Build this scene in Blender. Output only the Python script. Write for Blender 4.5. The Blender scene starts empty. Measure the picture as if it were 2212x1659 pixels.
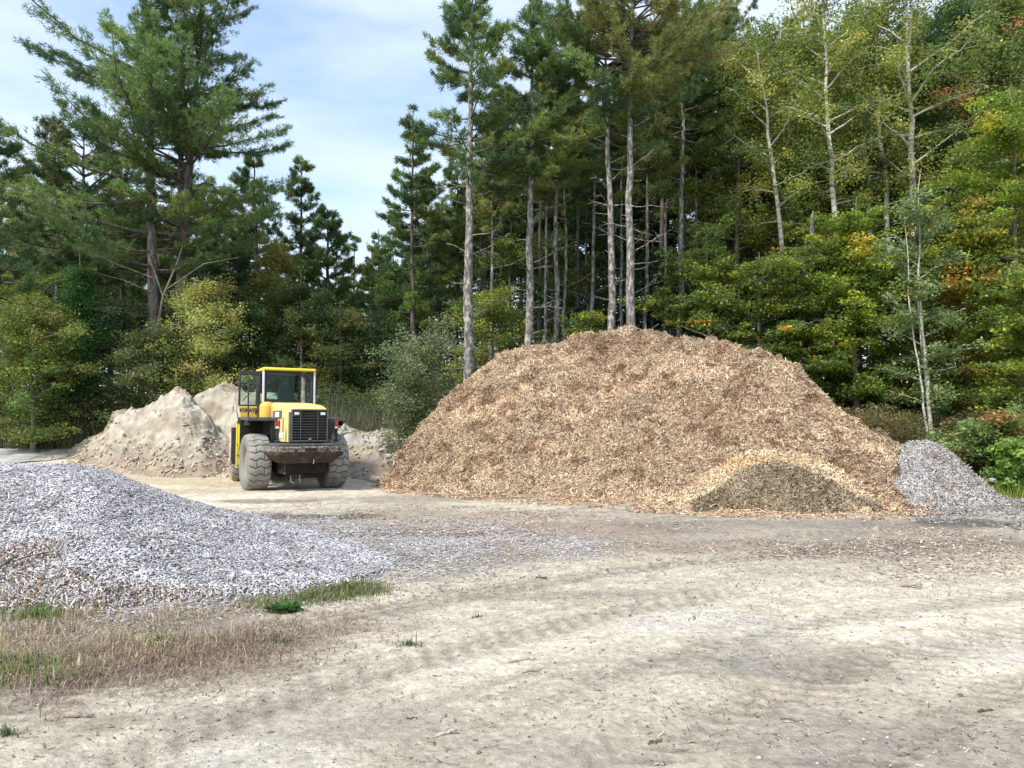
import bpy, bmesh, math, random
import numpy as np
from mathutils import Vector, Matrix

# ------------------------------------------------------------------ camera, world, sun, exposure
SC = bpy.context.scene
COL = SC.collection
F, CX, CY = 1661.8, 1106.0, 829.5          # photograph measured at 2212 x 1659
CAM_H = 1.8
PITCH = math.atan((918 - 829.5) / F)
cam_d = bpy.data.cameras.new('camera')
cam_d.sensor_width = 36.0
cam_d.lens = 36.0 * F / 2212.0
cam_d.clip_start, cam_d.clip_end = 0.1, 3000
cam = bpy.data.objects.new('camera', cam_d)
COL.objects.link(cam)
cam.location = (0, 0, CAM_H)
cam.rotation_euler = (math.pi / 2 + PITCH, 0, 0)
SC.camera = cam

SUN_EL, SUN_AZ = math.radians(48), math.radians(-140)   # azimuth from +Y, clockwise: high, behind the camera and to the left
world = bpy.data.worlds.new('World')
SC.world = world
world.use_nodes = True
wn, wl = world.node_tree.nodes, world.node_tree.links
wn.clear()
w_out = wn.new('ShaderNodeOutputWorld')
w_bg = wn.new('ShaderNodeBackground')
w_sky = wn.new('ShaderNodeTexSky')
w_sky.sky_type = 'NISHITA'
w_sky.sun_disc = False
w_sky.sun_elevation = SUN_EL
w_sky.sun_rotation = SUN_AZ
w_sky.air_density = 1.2
w_sky.dust_density = 1.0
w_tc = wn.new('ShaderNodeTexCoord')
w_map = wn.new('ShaderNodeMapping')
w_map.inputs['Rotation'].default_value = (0.0, math.radians(22), 0.3)
w_map.inputs['Scale'].default_value = (1.3, 1.3, 4.2)
w_n = wn.new('ShaderNodeTexNoise')
w_n.inputs['Scale'].default_value = 1.9
w_n.inputs['Detail'].default_value = 8
w_n.inputs['Roughness'].default_value = 0.52
w_n.inputs['Distortion'].default_value = 0.25
w_r = wn.new('ShaderNodeValToRGB')
w_r.color_ramp.elements[0].position = 0.36
w_r.color_ramp.elements[0].color = (0.20, 0.20, 0.20, 1)
w_r.color_ramp.elements[1].position = 0.60
w_r.color_ramp.elements[1].color = (0.92, 0.92, 0.92, 1)
w_mix = wn.new('ShaderNodeMix')
w_mix.data_type = 'RGBA'
SKY_STR = 0.13
w_mix.inputs[7].default_value = (0.46 / SKY_STR, 0.53 / SKY_STR, 0.63 / SKY_STR, 1)
wl.new(w_tc.outputs['Generated'], w_map.inputs['Vector'])
wl.new(w_map.outputs['Vector'], w_n.inputs['Vector'])
wl.new(w_n.outputs['Fac'], w_r.inputs['Fac'])
wl.new(w_r.outputs['Color'], w_mix.inputs[0])
wl.new(w_sky.outputs['Color'], w_mix.inputs[6])
wl.new(w_mix.outputs[2], w_bg.inputs['Color'])
w_bg.inputs['Strength'].default_value = SKY_STR
wl.new(w_bg.outputs['Background'], w_out.inputs['Surface'])

sun_d = bpy.data.lights.new('sun', 'SUN')
sun_d.energy = 2.5
sun_d.angle = math.radians(11)
sun_d.color = (1.0, 0.95, 0.86)
sun = bpy.data.objects.new('sun', sun_d)
COL.objects.link(sun)
sdir = Vector((math.sin(SUN_AZ) * math.cos(SUN_EL), math.cos(SUN_AZ) * math.cos(SUN_EL), math.sin(SUN_EL)))
sun.rotation_euler = sdir.to_track_quat('Z', 'Y').to_euler()
sun.location = sdir * 60

SC.view_settings.view_transform = 'Standard'
SC.view_settings.look = 'None'
SC.view_settings.exposure = 1.05
SC.view_settings.gamma = 1.0
SC.render.engine = 'CYCLES'
SC.cycles.max_bounces = 6
SC.cycles.diffuse_bounces = 3
SC.cycles.transparent_max_bounces = 6
SC.cycles.caustics_reflective = False
SC.cycles.caustics_refractive = False

# ------------------------------------------------------------------ small helpers
def tag(o, label=None, cat=None, group=None, kind=None):
    if label: o['label'] = label
    if cat: o['category'] = cat
    if group: o['group'] = group
    if kind: o['kind'] = kind
    return o

def empty(name, loc=(0, 0, 0), rz=0.0):
    o = bpy.data.objects.new(name, None)
    COL.objects.link(o)
    o.location = loc
    o.rotation_euler = (0, 0, rz)
    o.empty_display_size = 0.3
    return o

def noise_table(seed):
    r = np.random.default_rng(seed)
    return r.permutation(1024).astype(np.int64), r.random(1024)

NT = noise_table(7)
def vnoise(x, y, z=0.0, t=NT):
    x, y = np.asarray(x, float), np.asarray(y, float)
    z = np.zeros_like(x) + z
    xi, yi, zi = np.floor(x).astype(np.int64), np.floor(y).astype(np.int64), np.floor(z).astype(np.int64)
    fx, fy, fz = x - xi, y - yi, z - zi
    fx, fy, fz = [f * f * f * (f * (f * 6 - 15) + 10) for f in (fx, fy, fz)]
    perm, val = t
    def h(a, b, c):
        return val[perm[(perm[(perm[a & 1023] + b) & 1023] + c) & 1023]]
    def mixx(b, c): return h(xi, b, c) * (1 - fx) + h(xi + 1, b, c) * fx
    a = mixx(yi, zi) * (1 - fy) + mixx(yi + 1, zi) * fy
    b = mixx(yi, zi + 1) * (1 - fy) + mixx(yi + 1, zi + 1) * fy
    return a * (1 - fz) + b * fz

def fbm(x, y, z=0.0, octaves=4, gain=0.5):
    s, a, n = 0.0, 1.0, 0.0
    for k in range(octaves):
        s = s + a * vnoise(x * 2 ** k + 17.3 * k, y * 2 ** k - 9.1 * k, np.asarray(z) * 2 ** k + 3.7 * k)
        n += a
        a *= gain
    return s / n            # 0..1

def ridged(x, y, z=0.0, octaves=4):
    s, a, n = 0.0, 1.0, 0.0
    for k in range(octaves):
        s = s + a * (1 - np.abs(2 * vnoise(x * 2 ** k + 5.3 * k, y * 2 ** k + 1.1 * k, np.asarray(z) * 2 ** k) - 1))
        n += a
        a *= 0.5
    return s / n

def sstep(a, b, x):
    t = np.clip((np.asarray(x, float) - a) / (b - a), 0, 1)
    return t * t * (3 - 2 * t)

def np_mesh(name, verts, faces, mats, col=None, parent=None, smooth=False, mat_idx=None, loc=None):
    """verts (n,3); faces (m,k) array or list of such arrays; col (n,3) linear colour per vertex"""
    if not isinstance(faces, list): faces = [faces]
    faces = [f for f in faces if len(f)]
    verts = np.asarray(verts, np.float32)
    me = bpy.data.meshes.new(name)
    me.vertices.add(len(verts))
    me.vertices.foreach_set('co', verts.ravel())
    loops = np.concatenate([np.asarray(f, np.int32).ravel() for f in faces])
    tot = np.concatenate([np.full(len(f), f.shape[1], np.int32) for f in faces])
    start = np.concatenate([[0], np.cumsum(tot)[:-1]]).astype(np.int32)
    me.loops.add(len(loops))
    me.loops.foreach_set('vertex_index', loops)
    me.polygons.add(len(tot))
    me.polygons.foreach_set('loop_start', start)
    me.polygons.foreach_set('loop_total', tot)
    if smooth: me.polygons.foreach_set('use_smooth', np.ones(len(tot), bool))
    if mat_idx is not None: me.polygons.foreach_set('material_index', np.asarray(mat_idx, np.int32))
    for m in (mats if isinstance(mats, (list, tuple)) else [mats]): me.materials.append(m)
    if col is not None:
        at = me.color_attributes.new('Col', 'FLOAT_COLOR', 'POINT')
        c = np.ones((len(verts), 4), np.float32)
        c[:, :3] = col
        at.data.foreach_set('color', c.ravel())
    me.update(calc_edges=True)
    o = bpy.data.objects.new(name, me)
    COL.objects.link(o)
    if parent is not None: o.parent = parent
    if loc is not None: o.location = loc
    return o

# ------------------------------------------------------------------ materials
def new_mat(name):
    m = bpy.data.materials.new(name)
    m.use_nodes = True
    n, l = m.node_tree.nodes, m.node_tree.links
    n.clear()
    return m, n, l

def nd(n, kind, **kw):
    x = n.new(kind)
    for k, v in kw.items():
        if k in x.inputs.keys(): x.inputs[k].default_value = v
        else: setattr(x, k, v)
    return x

def ramp(n, stops):
    r = n.new('ShaderNodeValToRGB')
    e = r.color_ramp.elements
    while len(e) < len(stops): e.new(0.5)
    for k, (p, c) in enumerate(stops):
        e[k].position = p
        e[k].color = (*c, 1)
    return r

def mat_noise(name, stops, scale=5.0, detail=6, rough=0.8, bump=0.3, bscale=30.0, stretch=(1, 1, 1), metallic=0.0, coat=0.0, spec=0.4, bdist=0.02):
    m, n, l = new_mat(name)
    tc = nd(n, 'ShaderNodeTexCoord')
    mp = nd(n, 'ShaderNodeMapping', Scale=stretch)
    l.new(tc.outputs['Object'], mp.inputs['Vector'])
    nz = nd(n, 'ShaderNodeTexNoise', Scale=scale, Detail=detail, Roughness=0.62)
    l.new(mp.outputs[0], nz.inputs['Vector'])
    r = ramp(n, stops)
    l.new(nz.outputs['Fac'], r.inputs['Fac'])
    b = nd(n, 'ShaderNodeBsdfPrincipled', Roughness=rough, Metallic=metallic)
    b.inputs['Specular IOR Level'].default_value = spec
    b.inputs['Coat Weight'].default_value = coat
    l.new(r.outputs['Color'], b.inputs['Base Color'])
    if bump:
        n2 = nd(n, 'ShaderNodeTexNoise', Scale=bscale, Detail=5)
        l.new(mp.outputs[0], n2.inputs['Vector'])
        bp = nd(n, 'ShaderNodeBump', Strength=bump, Distance=bdist)
        l.new(n2.outputs['Fac'], bp.inputs['Height'])
        l.new(bp.outputs[0], b.inputs['Normal'])
    o = nd(n, 'ShaderNodeOutputMaterial')
    l.new(b.outputs[0], o.inputs['Surface'])
    return m

def mat_attr(name, rough=0.85, translucent=0.0, var=0.25, vscale=20.0, bump=0.0, bscale=60.0, bdist=0.01, spec=0.3):
    m, n, l = new_mat(name)
    at = nd(n, 'ShaderNodeAttribute', attribute_name='Col')
    tc = nd(n, 'ShaderNodeTexCoord')
    nz = nd(n, 'ShaderNodeTexNoise', Scale=vscale, Detail=5, Roughness=0.65)
    l.new(tc.outputs['Object'], nz.inputs['Vector'])
    mr = nd(n, 'ShaderNodeMapRange')
    mr.inputs['From Min'].default_value, mr.inputs['From Max'].default_value = 0.3, 0.7
    mr.inputs['To Min'].default_value, mr.inputs['To Max'].default_value = 1 - var, 1 + var
    l.new(nz.outputs['Fac'], mr.inputs['Value'])
    vm = nd(n, 'ShaderNodeVectorMath', operation='SCALE')
    l.new(at.outputs['Color'], vm.inputs[0])
    l.new(mr.outputs[0], vm.inputs['Scale'])
    b = nd(n, 'ShaderNodeBsdfPrincipled', Roughness=rough)
    b.inputs['Specular IOR Level'].default_value = spec
    l.new(vm.outputs[0], b.inputs['Base Color'])
    o = nd(n, 'ShaderNodeOutputMaterial')
    sh = b.outputs[0]
    if bump:
        n2 = nd(n, 'ShaderNodeTexNoise', Scale=bscale, Detail=6, Roughness=0.7)
        l.new(tc.outputs['Object'], n2.inputs['Vector'])
        bp = nd(n, 'ShaderNodeBump', Strength=bump, Distance=bdist)
        l.new(n2.outputs['Fac'], bp.inputs['Height'])
        l.new(bp.outputs[0], b.inputs['Normal'])
    if translucent:
        t = nd(n, 'ShaderNodeBsdfTranslucent')
        l.new(vm.outputs[0], t.inputs['Color'])
        mx = nd(n, 'ShaderNodeMixShader')
        mx.inputs[0].default_value = translucent
        l.new(sh, mx.inputs[1])
        l.new(t.outputs[0], mx.inputs[2])
        sh = mx.outputs[0]
    l.new(sh, o.inputs['Surface'])
    return m

M_GROUND = mat_attr('packed_dirt', rough=0.95, var=0.32, vscale=16.0, bump=1.0, bscale=34.0, bdist=0.03, spec=0.15)
M_CHIP = mat_attr('wood_chips', rough=0.9, var=0.18, vscale=40.0, spec=0.2)
M_SAND = mat_attr('sand_heap', rough=0.95, var=0.2, vscale=3.0, bump=0.8, bscale=12.0, bdist=0.04, spec=0.15)
M_LEAF = mat_attr('leaves', rough=0.55, translucent=0.45, var=0.15, vscale=1.5, spec=0.4)
M_NEEDLE = mat_attr('needles', rough=0.6, translucent=0.33, var=0.15, vscale=1.5, spec=0.3)
M_GRASS = mat_attr('grass_blades', rough=0.7, translucent=0.3, var=0.15, vscale=3.0)

# ------------------------------------------------------------------ ground
def terr(x, y):
    x, y = np.asarray(x, float), np.asarray(y, float)
    left = sstep(-4, -14, x)
    h = 1.85 * sstep(23, 32.5, y) * (1 - 0.33 * left) + 0.7 * sstep(36, 60, y)
    return h

def P(px, py, d):
    """photograph position (2212 px wide) + distance along +Y -> world point"""
    a, b = (px - CX) / F, (CY - py) / F
    cp, sp = math.cos(PITCH), math.sin(PITCH)
    k = d / (cp - b * sp)
    return Vector((a * k, d, CAM_H + (sp + b * cp) * k))

def ghit(px, py):
    lo = None
    d = 2.0
    while d < 120:
        p = P(px, py, d)
        if p.z <= float(terr(p.x, p.y)): break
        d += 0.05
    return p

def G(px, d):
    p = P(px, 918, d)
    return Vector((p.x, d, float(terr(p.x, d))))

RUTS = [(11.15, 0.22, 0.042), (13.05, 0.22, 0.040), (12.0, 0.16, 0.016), (14.6, 0.24, 0.026), (16.4, 0.24, 0.02), (9.6, 0.2, 0.015), (10.3, .14, .012)]
def ground_height(x, y):
    h = terr(x, y)
    near = 1 - sstep(26, 34, y)
    r = np.hypot(x - 9.0, y + 3.0)
    th = np.arctan2(y + 3.0, x - 9.0)
    d = (fbm(x * 0.35, y * 0.35, 1.0, 3) - 0.5) * 0.10
    d = d + (fbm(x * 2.3, y * 2.3, 5.0, 4) - 0.5) * 0.045
    d = d + (fbm(r * 5.0, th * 9.0, 9.0, 3) - 0.5) * 0.035
    d = d + (ridged(x * 5, y * 7, 2.0, 3) - 0.6) * 0.026 + (ridged(x * 13, y * 17, 2.0, 3) - 0.6) * 0.013 * (0.3 + 1.4 * fbm(x * .8, y * .8, 6.0, 3))
    for rc, w, dep in RUTS:
        q = np.exp(-((r - rc - 0.25 * np.sin(th * 3 + rc)) / w) ** 2)
        lug = 0.5 + 0.5 * np.sign(np.sin((th * rc + 0.6 * np.abs(r - rc)) * 2 * math.pi / 0.20))
        d = d - dep * q * (0.6 + 0.4 * lug)
    # straight tracks in front of the heaps
    for yc, w, dep in ((12.6, .3, .03), (14.8, .3, .025), (16.6, .28, .02)):
        yy = y - yc - 0.02 * (x - 2) ** 2 * 0.3 - 0.15 * x * 0.2
        q = np.exp(-(yy / w) ** 2)
        d = d - dep * q * (0.7 + 0.3 * np.sign(np.sin(x * 2 * math.pi / 0.22 + np.abs(yy) * 9)))
    return h + d * near + (1 - near) * (fbm(x * 0.5, y * 0.5, 3.0, 3) - 0.5) * 0.25

def blob(x, y, px, py, rx, ry, ang=0.0):
    c = ghit(px, py)
    dx, dy = x - c.x, y - c.y
    ca, sa = math.cos(ang), math.sin(ang)
    u, v = (dx * ca + dy * sa) / rx, (-dx * sa + dy * ca) / ry
    wob = (fbm(x * 1.3 + px, y * 1.3, 2.0, 4) - 0.5) * 1.4
    return 1 - sstep(0.55, 1.25, np.sqrt(u * u + v * v) + wob)

def ground_colour(x, y):
    r = np.hypot(x - 9.0, y + 3.0)
    th = np.arctan2(y + 3.0, x - 9.0)
    n1 = fbm(x * 0.45, y * 0.45, 11.0, 5)
    n2 = fbm(r * 3.2, th * 5.0, 21.0, 5)
    n3 = fbm(x * 6, y * 6, 31.0, 4)
    pale = np.array([0.68, 0.61, 0.49]); mid = np.array([0.55, 0.48, 0.375]); grey = np.array([0.32, 0.275, 0.215])
    t = sstep(0.40, 0.60, n1 * 0.45 + n2 * 0.35 + n3 * 0.2)[:, None]
    c = mid * (1 - t) + pale * t
    g = sstep(0.53, 0.72, n2 * 0.55 + n3 * 0.45)[:, None] * 0.6
    c = c * (1 - g) + grey * g
    # darker, chip-stained strip across the yard in front of the heaps
    band = sstep(8.6, 11.5, y + (n1 - .5) * 5) * (1 - sstep(15.5, 20.5, y + (n1 - .5) * 3 - np.clip(-x - 3, 0, 5) * -0.6))
    c = c * (1 - band[:, None] * 0.62) + np.array([0.24, 0.205, 0.17]) * band[:, None] * 0.62
    for px, py, rx, ry, col, s in (
            (700, 1115, 1.6, .5, (.055, .04, .03), .85), (860, 1150, 2.2, .45, (.10, .08, .06), .7), (560, 1085, 1.5, .5, (.09, .07, .05), .6),
            (980, 1200, 1.6, .5, (.22, .17, .13), .5), (1250, 1140, 3.0, 1.0, (.30, .21, .17), .5), (1420, 1180, 2.0, .5, (.30, .21, .17), .5),
            (2120, 1135, 2.0, .55, (.07, .065, .06), .8), (1700, 1085, 5.5, .6, (.42, .30, .20), .6), (1250, 1065, 4.0, .5, (.30, .20, .15), .5),
            (900, 1080, 3.0, .9, (.20, .18, .145), .55), (1900, 1180, 2.6, .9, (.20, .18, .155), .6), (1600, 1130, 3, .7, (.2, .18, .155), .5),
            (1500, 1345, 1.2, .5, (.62, .58, .53), .5), (2130, 1400, .7, .5, (.62, .58, .54), .5), (1380, 1240, .9, .35, (.58, .54, .48), .45),
            (1950, 1600, .9, .5, (.30, .27, .24), .55), (1250, 1290, 1.0, .25, (.26, .24, .2), .6), (1560, 1440, .8, .25, (.27, .25, .21), .5),
            (1780, 1440, .7, .6, (.3, .27, .235), .55), (700, 1560, 1.0, .3, (.3, .27, .24), .4), (620, 1640, .5, .2, (.60, .56, .50), .5),
            (420, 1035, 4.5, 1.6, (.47, .40, .27), .8), (380, 1062, 3.0, 1.0, (.46, .40, .28), .75), (1180, 1630, .7, .3, (.3, .27, .235), .45),
            (40, 1440, 1.8, .9, (.17, .13, .095), .75), (330, 1380, 1.5, .7, (.2, .155, .12), .65), (480, 1330, 1.2, .5, (.26, .21, .17), .6)):
        b = blob(x, y, px, py, rx, ry)[:, None] * s
        c = c * (1 - b) + np.array(col) * b
    # compacted wheel tracks: darker lug prints along the arcs
    tn = fbm(r * 1.2, th * 4.0, 41.0, 3)
    for rc, w, dep in RUTS:
        q = np.exp(-((r - rc - 0.25 * np.sin(th * 3 + rc)) / (w * 1.15)) ** 2)
        lug = 0.5 + 0.5 * np.sign(np.sin((th * rc + 0.6 * np.abs(r - rc)) * 2 * math.pi / 0.20))
        q = (q * sstep(.28, .46, tn) * (.26 + .36 * lug))[:, None]
        c = c * (1 - q) + np.array([.205, .172, .138]) * q
    st = sstep(.53, .68, fbm(r * 11.0, th * 2.2, 61.0, 4)) * sstep(.40, .60, fbm(r * .7, th * 2.0, 71.0, 3))
    st = (st * .45)[:, None]
    c = c * (1 - st) + np.array([.25, .215, .17]) * st
    for k, (rc, w) in enumerate(((10.7, .5), (12.5, .35), (13.8, .45), (15.4, .5), (17.2, .5), (8.9, .4))):
        q = (np.exp(-((r - rc - 0.3 * np.sin(th * 2 + k)) / w) ** 2) * .20 * sstep(.35, .6, fbm(r * .8 + k * 7, th * 3, 51.0, 4)))[:, None]
        c = c * (1 - q) + np.array([.25, .22, .185]) * q
    # forest floor
    f = sstep(27, 33, y + (n1 - .5) * 4) * 1.0
    f = np.maximum(f, sstep(14, 17, x) * sstep(17.5, 22, y))
    f = f[:, None]
    duff = np.array([.07, .055, .035]) * (0.6 + 0.8 * n3[:, None])
    c = c * (1 - f) + duff * f
    return np.clip(c * (0.76 + 0.48 * n3[:, None]), 0.01, 0.72)

def axis(lo, hi, step, out_lo, out_hi, growth=1.16):
    mid = list(np.arange(lo, hi + 1e-6, step))
    a, s = [], step
    v = lo
    while v > out_lo:
        s *= growth
        v -= s
        a.append(v)
    b, s = [], step
    v = mid[-1]
    while v < out_hi:
        s *= growth
        v += s
        b.append(v)
    return np.array(a[::-1] + mid + b)

gx = axis(-9, 11, 0.045, -420, 420)
gy = np.concatenate([axis(2.5, 12, 0.03, -60, 2.4)[:-1], axis(12, 24, 0.055, 12, 420)[0:]])
gy = np.unique(np.round(gy, 4))
GX, GY = np.meshgrid(gx, gy)
gxv, gyv = GX.ravel(), GY.ravel()
gz = ground_height(gxv, gyv)
gc = ground_colour(gxv, gyv)
nxg, nyg = len(gx), len(gy)
ii = np.arange(nxg * nyg).reshape(nyg, nxg)
gf = np.stack([ii[:-1, :-1].ravel(), ii[:-1, 1:].ravel(), ii[1:, 1:].ravel(), ii[1:, :-1].ravel()], 1)
ground = np_mesh('ground', np.stack([gxv, gyv, gz], 1), gf, M_GROUND, col=gc, smooth=True)
tag(ground, kind='structure')
print('ground verts', len(gxv))

def GZ(x, y): return ground_height(np.atleast_1d(np.asarray(x, float)), np.atleast_1d(np.asarray(y, float)))

# ------------------------------------------------------------------ chips: bent slivers lying on a surface
def chips_geo(pos, nrm, L, W, tilt, rng, thick=0.0, pitch_noise=None):
    """returns verts, quads for n chips. thick 0 -> single bent quad pair, else little boxes"""
    n = len(pos)
    nrm = nrm / np.linalg.norm(nrm, axis=1, keepdims=True)
    nn = nrm + rng.normal(0, 1, (n, 3)) * np.asarray(tilt).reshape(-1, 1)
    nn /= np.linalg.norm(nn, axis=1, keepdims=True)
    t = rng.normal(0, 1, (n, 3))
    t -= nn * (t * nn).sum(1, keepdims=True)
    t /= np.linalg.norm(t, axis=1, keepdims=True)
    b = np.cross(nn, t)
    L = (L * rng.lognormal(0, 0.55, n))[:, None] * 0.5
    W = (W * rng.lognormal(0, 0.35, n))[:, None] * 0.5
    k = rng.uniform(-0.5, 0.5, (n, 1)) * 0.35
    if not thick:
        v = np.stack([pos - t * L - b * W, pos - t * L + b * W * .6, pos + nn * L * k * .0 + b * W + nn * k * L, pos - b * W + nn * k * L,
                      pos + t * L - b * W * .5, pos + t * L + b * W], 1)
        v = v.reshape(-1, 3)
        o = (np.arange(n) * 6)[:, None]
        f = np.concatenate([o + np.array([[0, 1, 2, 3]]), o + np.array([[3, 2, 5, 4]])])
        return v, f, 6
    h = nn * thick * rng.uniform(0.5, 1.4, (n, 1))
    base = [pos - t * L - b * W * .7, pos - t * L * .9 + b * W, pos + t * L + b * W * .6, pos + t * L * .85 - b * W]
    v = np.stack(base + [q + h for q in base], 1).reshape(-1, 3)
    o = (np.arange(n) * 8)[:, None]
    f = np.concatenate([o + np.array([q]) for q in ([4, 5, 6, 7], [0, 1, 5, 4], [1, 2, 6, 5], [2, 3, 7, 6], [3, 0, 4, 7], [3, 2, 1, 0])])
    return v, f, 8

def pick(palette, w, n, rng, jit=0.15):
    pal = np.array(palette)
    k = rng.choice(len(pal), n, p=np.array(w) / np.sum(w))
    return pal[k] * rng.lognormal(0, jit, (n, 1))

# ------------------------------------------------------------------ heaps
def interp(pts, x, k): return np.interp(x, [p[0] for p in pts], [p[k] for p in pts])

def heap(name, ridge, base, nu, nv, amp, nscale, colour, mat, chips=None, back=0.9, eps=0.28, seed=1, rough_fn=None, solid_mat=None, sink=0.06):
    """ridge [(px, py, distance)], base [(px, py)] in the photograph; the heap is a real mound with a back slope"""
    rng = np.random.default_rng(seed)
    x0, x1 = ridge[0][0], ridge[-1][0]
    us = np.linspace(x0, x1, nu)
    R = np.array([P(u, interp(ridge, u, 1), interp(ridge, u, 2))[:] for u in us])
    B = np.array([ghit(u, interp(base, u, 1))[:] for u in us])
    R[:, 2] = np.maximum(R[:, 2], terr(R[:, 0], R[:, 1]) + 0.0)
    K = R + (R - B) * back
    K[:, 2] = terr(K[:, 0], K[:, 1])
    ts = np.concatenate([np.linspace(0, 1, nv), 1 + np.linspace(0, 1, nv // 2)[1:]])
    s = np.where(ts <= 1, ts, 2 - ts)
    g = 1 - (np.sqrt((1 - s) ** 2 + eps ** 2) - eps) / (math.sqrt(1 + eps ** 2) - eps)
    t1 = np.clip(ts, 0, 1)[None, :, None]
    t2 = np.clip(ts - 1, 0, 1)[None, :, None]
    plan = B[:, None, :] * (1 - t1) + R[:, None, :] * t1
    plan = plan * (1 - t2) + K[:, None, :] * t2
    X, Y = plan[:, :, 0].copy(), plan[:, :, 1].copy()
    zb = terr(X, Y)
    rise = (R[:, 2] - terr(R[:, 0], R[:, 1]))[:, None]
    Z = zb + rise * g[None, :]
    win = sstep(0, 0.25, s)[None, :] * np.clip(rise / 0.8, 0.15, 1)
    N = (fbm(X * nscale, Y * nscale, Z * nscale, 5, 0.55) - 0.5)
    if rough_fn is not None: Z = Z + rough_fn(X, Y, Z, s[None, :], rise) * win
    Z = Z + N * 2 * amp * win - sink * (1 - sstep(0, 0.06, s))[None, :]
    Nx = (fbm(X * nscale * 1.3 + 40, Y * nscale * 1.3, Z * nscale * 1.3, 4) - 0.5)
    Y = Y + Nx * 2 * amp * win
    X = X + (fbm(X * nscale * 1.3 + 90, Y * nscale * 1.3, Z * nscale * 1.3, 4) - 0.5) * 2 * amp * win
    V = np.stack([X, Y, Z], 2)
    m = len(ts)
    idx = np.arange(nu * m).reshape(nu, m)
    q = np.stack([idx[:-1, :-1].ravel(), idx[1:, :-1].ravel(), idx[1:, 1:].ravel(), idx[:-1, 1:].ravel()], 1)
    v = V.reshape(-1, 3)
    S = np.broadcast_to(s[None, :], X.shape).ravel()
    col = colour(v, S, rng)
    verts, faces, cols, mi = [v], [q], [col], [np.zeros(len(q), int)]
    if chips:
        a, b2, c2 = v[q[:, 0]], v[q[:, 1]], v[q[:, 3]]
        cr = np.cross(b2 - a, c2 - a)
        ar = np.linalg.norm(cr, axis=1)
        front = (np.arange(len(q)) % (m - 1)) < nv
        wgt = ar * np.where(front, 1.0, 0.35)
        if 'dens' in chips: wgt = wgt * chips['dens'](a)
        k = rng.choice(len(q), chips['n'], p=wgt / wgt.sum())
        r1, r2 = rng.random((len(k), 1)), rng.random((len(k), 1))
        pos = v[q[k, 0]] * (1 - r1) * (1 - r2) + v[q[k, 1]] * r1 * (1 - r2) + v[q[k, 2]] * r1 * r2 + v[q[k, 3]] * (1 - r1) * r2
        nr = cr[k] / ar[k][:, None]
        nr *= np.sign(nr[:, 2:3] + 1e-9)
        pos = pos + nr * rng.uniform(0.0, chips.get('lift', 0.03), (len(k), 1))
        tl = chips['tilt'](pos) if callable(chips['tilt']) else np.full(len(k), chips['tilt'])
        cv, cf, per = chips_geo(pos, nr, chips['L'], chips['W'], tl, rng, chips.get('thick', 0.0))
        cc = np.repeat(chips['colour'](pos, rng), per, axis=0)
        faces.append(cf + len(v)); verts.append(cv); cols.append(cc); mi.append(np.ones(len(cf), int))
    return np_mesh(name, np.concatenate(verts), faces, [mat, M_CHIP], col=np.concatenate(cols), mat_idx=np.concatenate(mi), smooth=False)

# --- the big reddish-tan chip mountain
TAN = [(.60, .47, .315), (.50, .375, .25), (.39, .275, .19), (.22, .145, .10), (.70, .58, .41), (.11, .072, .05), (.53, .405, .30)]
def big_col(v, S, rng):
    return np.array([.22, .14, .09]) * (0.7 + 0.6 * fbm(v[:, 0], v[:, 1], v[:, 2], 3)[:, None])
def big_chip(p, rng):
    c = pick(TAN, [5, 5, 4, 2, 3, 1.2, 3], len(p), rng, 0.18)
    n = fbm(p[:, 0] * .8, p[:, 1] * .8, p[:, 2] * 1.6 + 4, 5)
    red = sstep(.47, .62, n)[:, None] * .38
    c = c * (1 - red) + c * np.array([.68, .55, .52]) * red
    pl = sstep(.52, .66, fbm(p[:, 0] * 1.1 + 33, p[:, 1] * 1.1, p[:, 2] * 1.8, 4))[:, None]
    c = c * (1 + .28 * pl)
    dp = sstep(.565, .66, fbm(p[:, 0] * 2.6 + 13, p[:, 1] * 2.6, p[:, 2] * 3.5, 4))[:, None] * .72
    c = c * (1 - dp) + c * np.array([.42, .33, .28]) * dp
    grn = sstep(.52, .70, fbm(p[:, 0] * .6 + 9, p[:, 1] * .6, p[:, 2] * .9, 4))[:, None] * .5
    c = c * (1 - grn) + np.array([.40, .33, .22]) * c.mean(1, keepdims=True) / .33 * grn
    # dark, freshly turned pocket at the crest and a red skirt on the left
    e = P(1350, 740, 23.6)
    dk = np.exp(-(((p[:, 0] - e.x) / 1.6) ** 2 + ((p[:, 2] - e.z) / .33) ** 2))[:, None] * .6
    lf = sstep(-1.0, -4.2, p[:, 0])[:, None] * .38
    c = c * (1 - dk) + c * np.array([.45, .32, .3]) * dk
    return c * (1 - lf) + c * np.array([.74, .62, .64]) * lf
BIG_RIDGE = [(812, 1052, 22.3), (840, 1015, 23.0), (880, 933, 24.0), (935, 885, 24.4), (1000, 836, 24.6), (1050, 790, 24.6), (1090, 757, 24.5), (1140, 742, 24.4), (1240, 720, 24.3), (1340, 710, 24),
             (1470, 721, 23.6), (1600, 746, 23.0), (1690, 770, 22.6), (1725, 787, 22.4), (1762, 830, 22.0), (1840, 900, 21.4), (1900, 938, 21), (1933, 968, 20.6), (1965, 1040, 19.6), (2000, 1092, 18.0), (2020, 1098, 17.7)]
BIG_BASE = [(812, 1052), (860, 1058), (960, 1067), (1080, 1074), (1300, 1078), (1500, 1090), (1700, 1100), (1900, 1106), (2000, 1100), (2020, 1099)]
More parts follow.
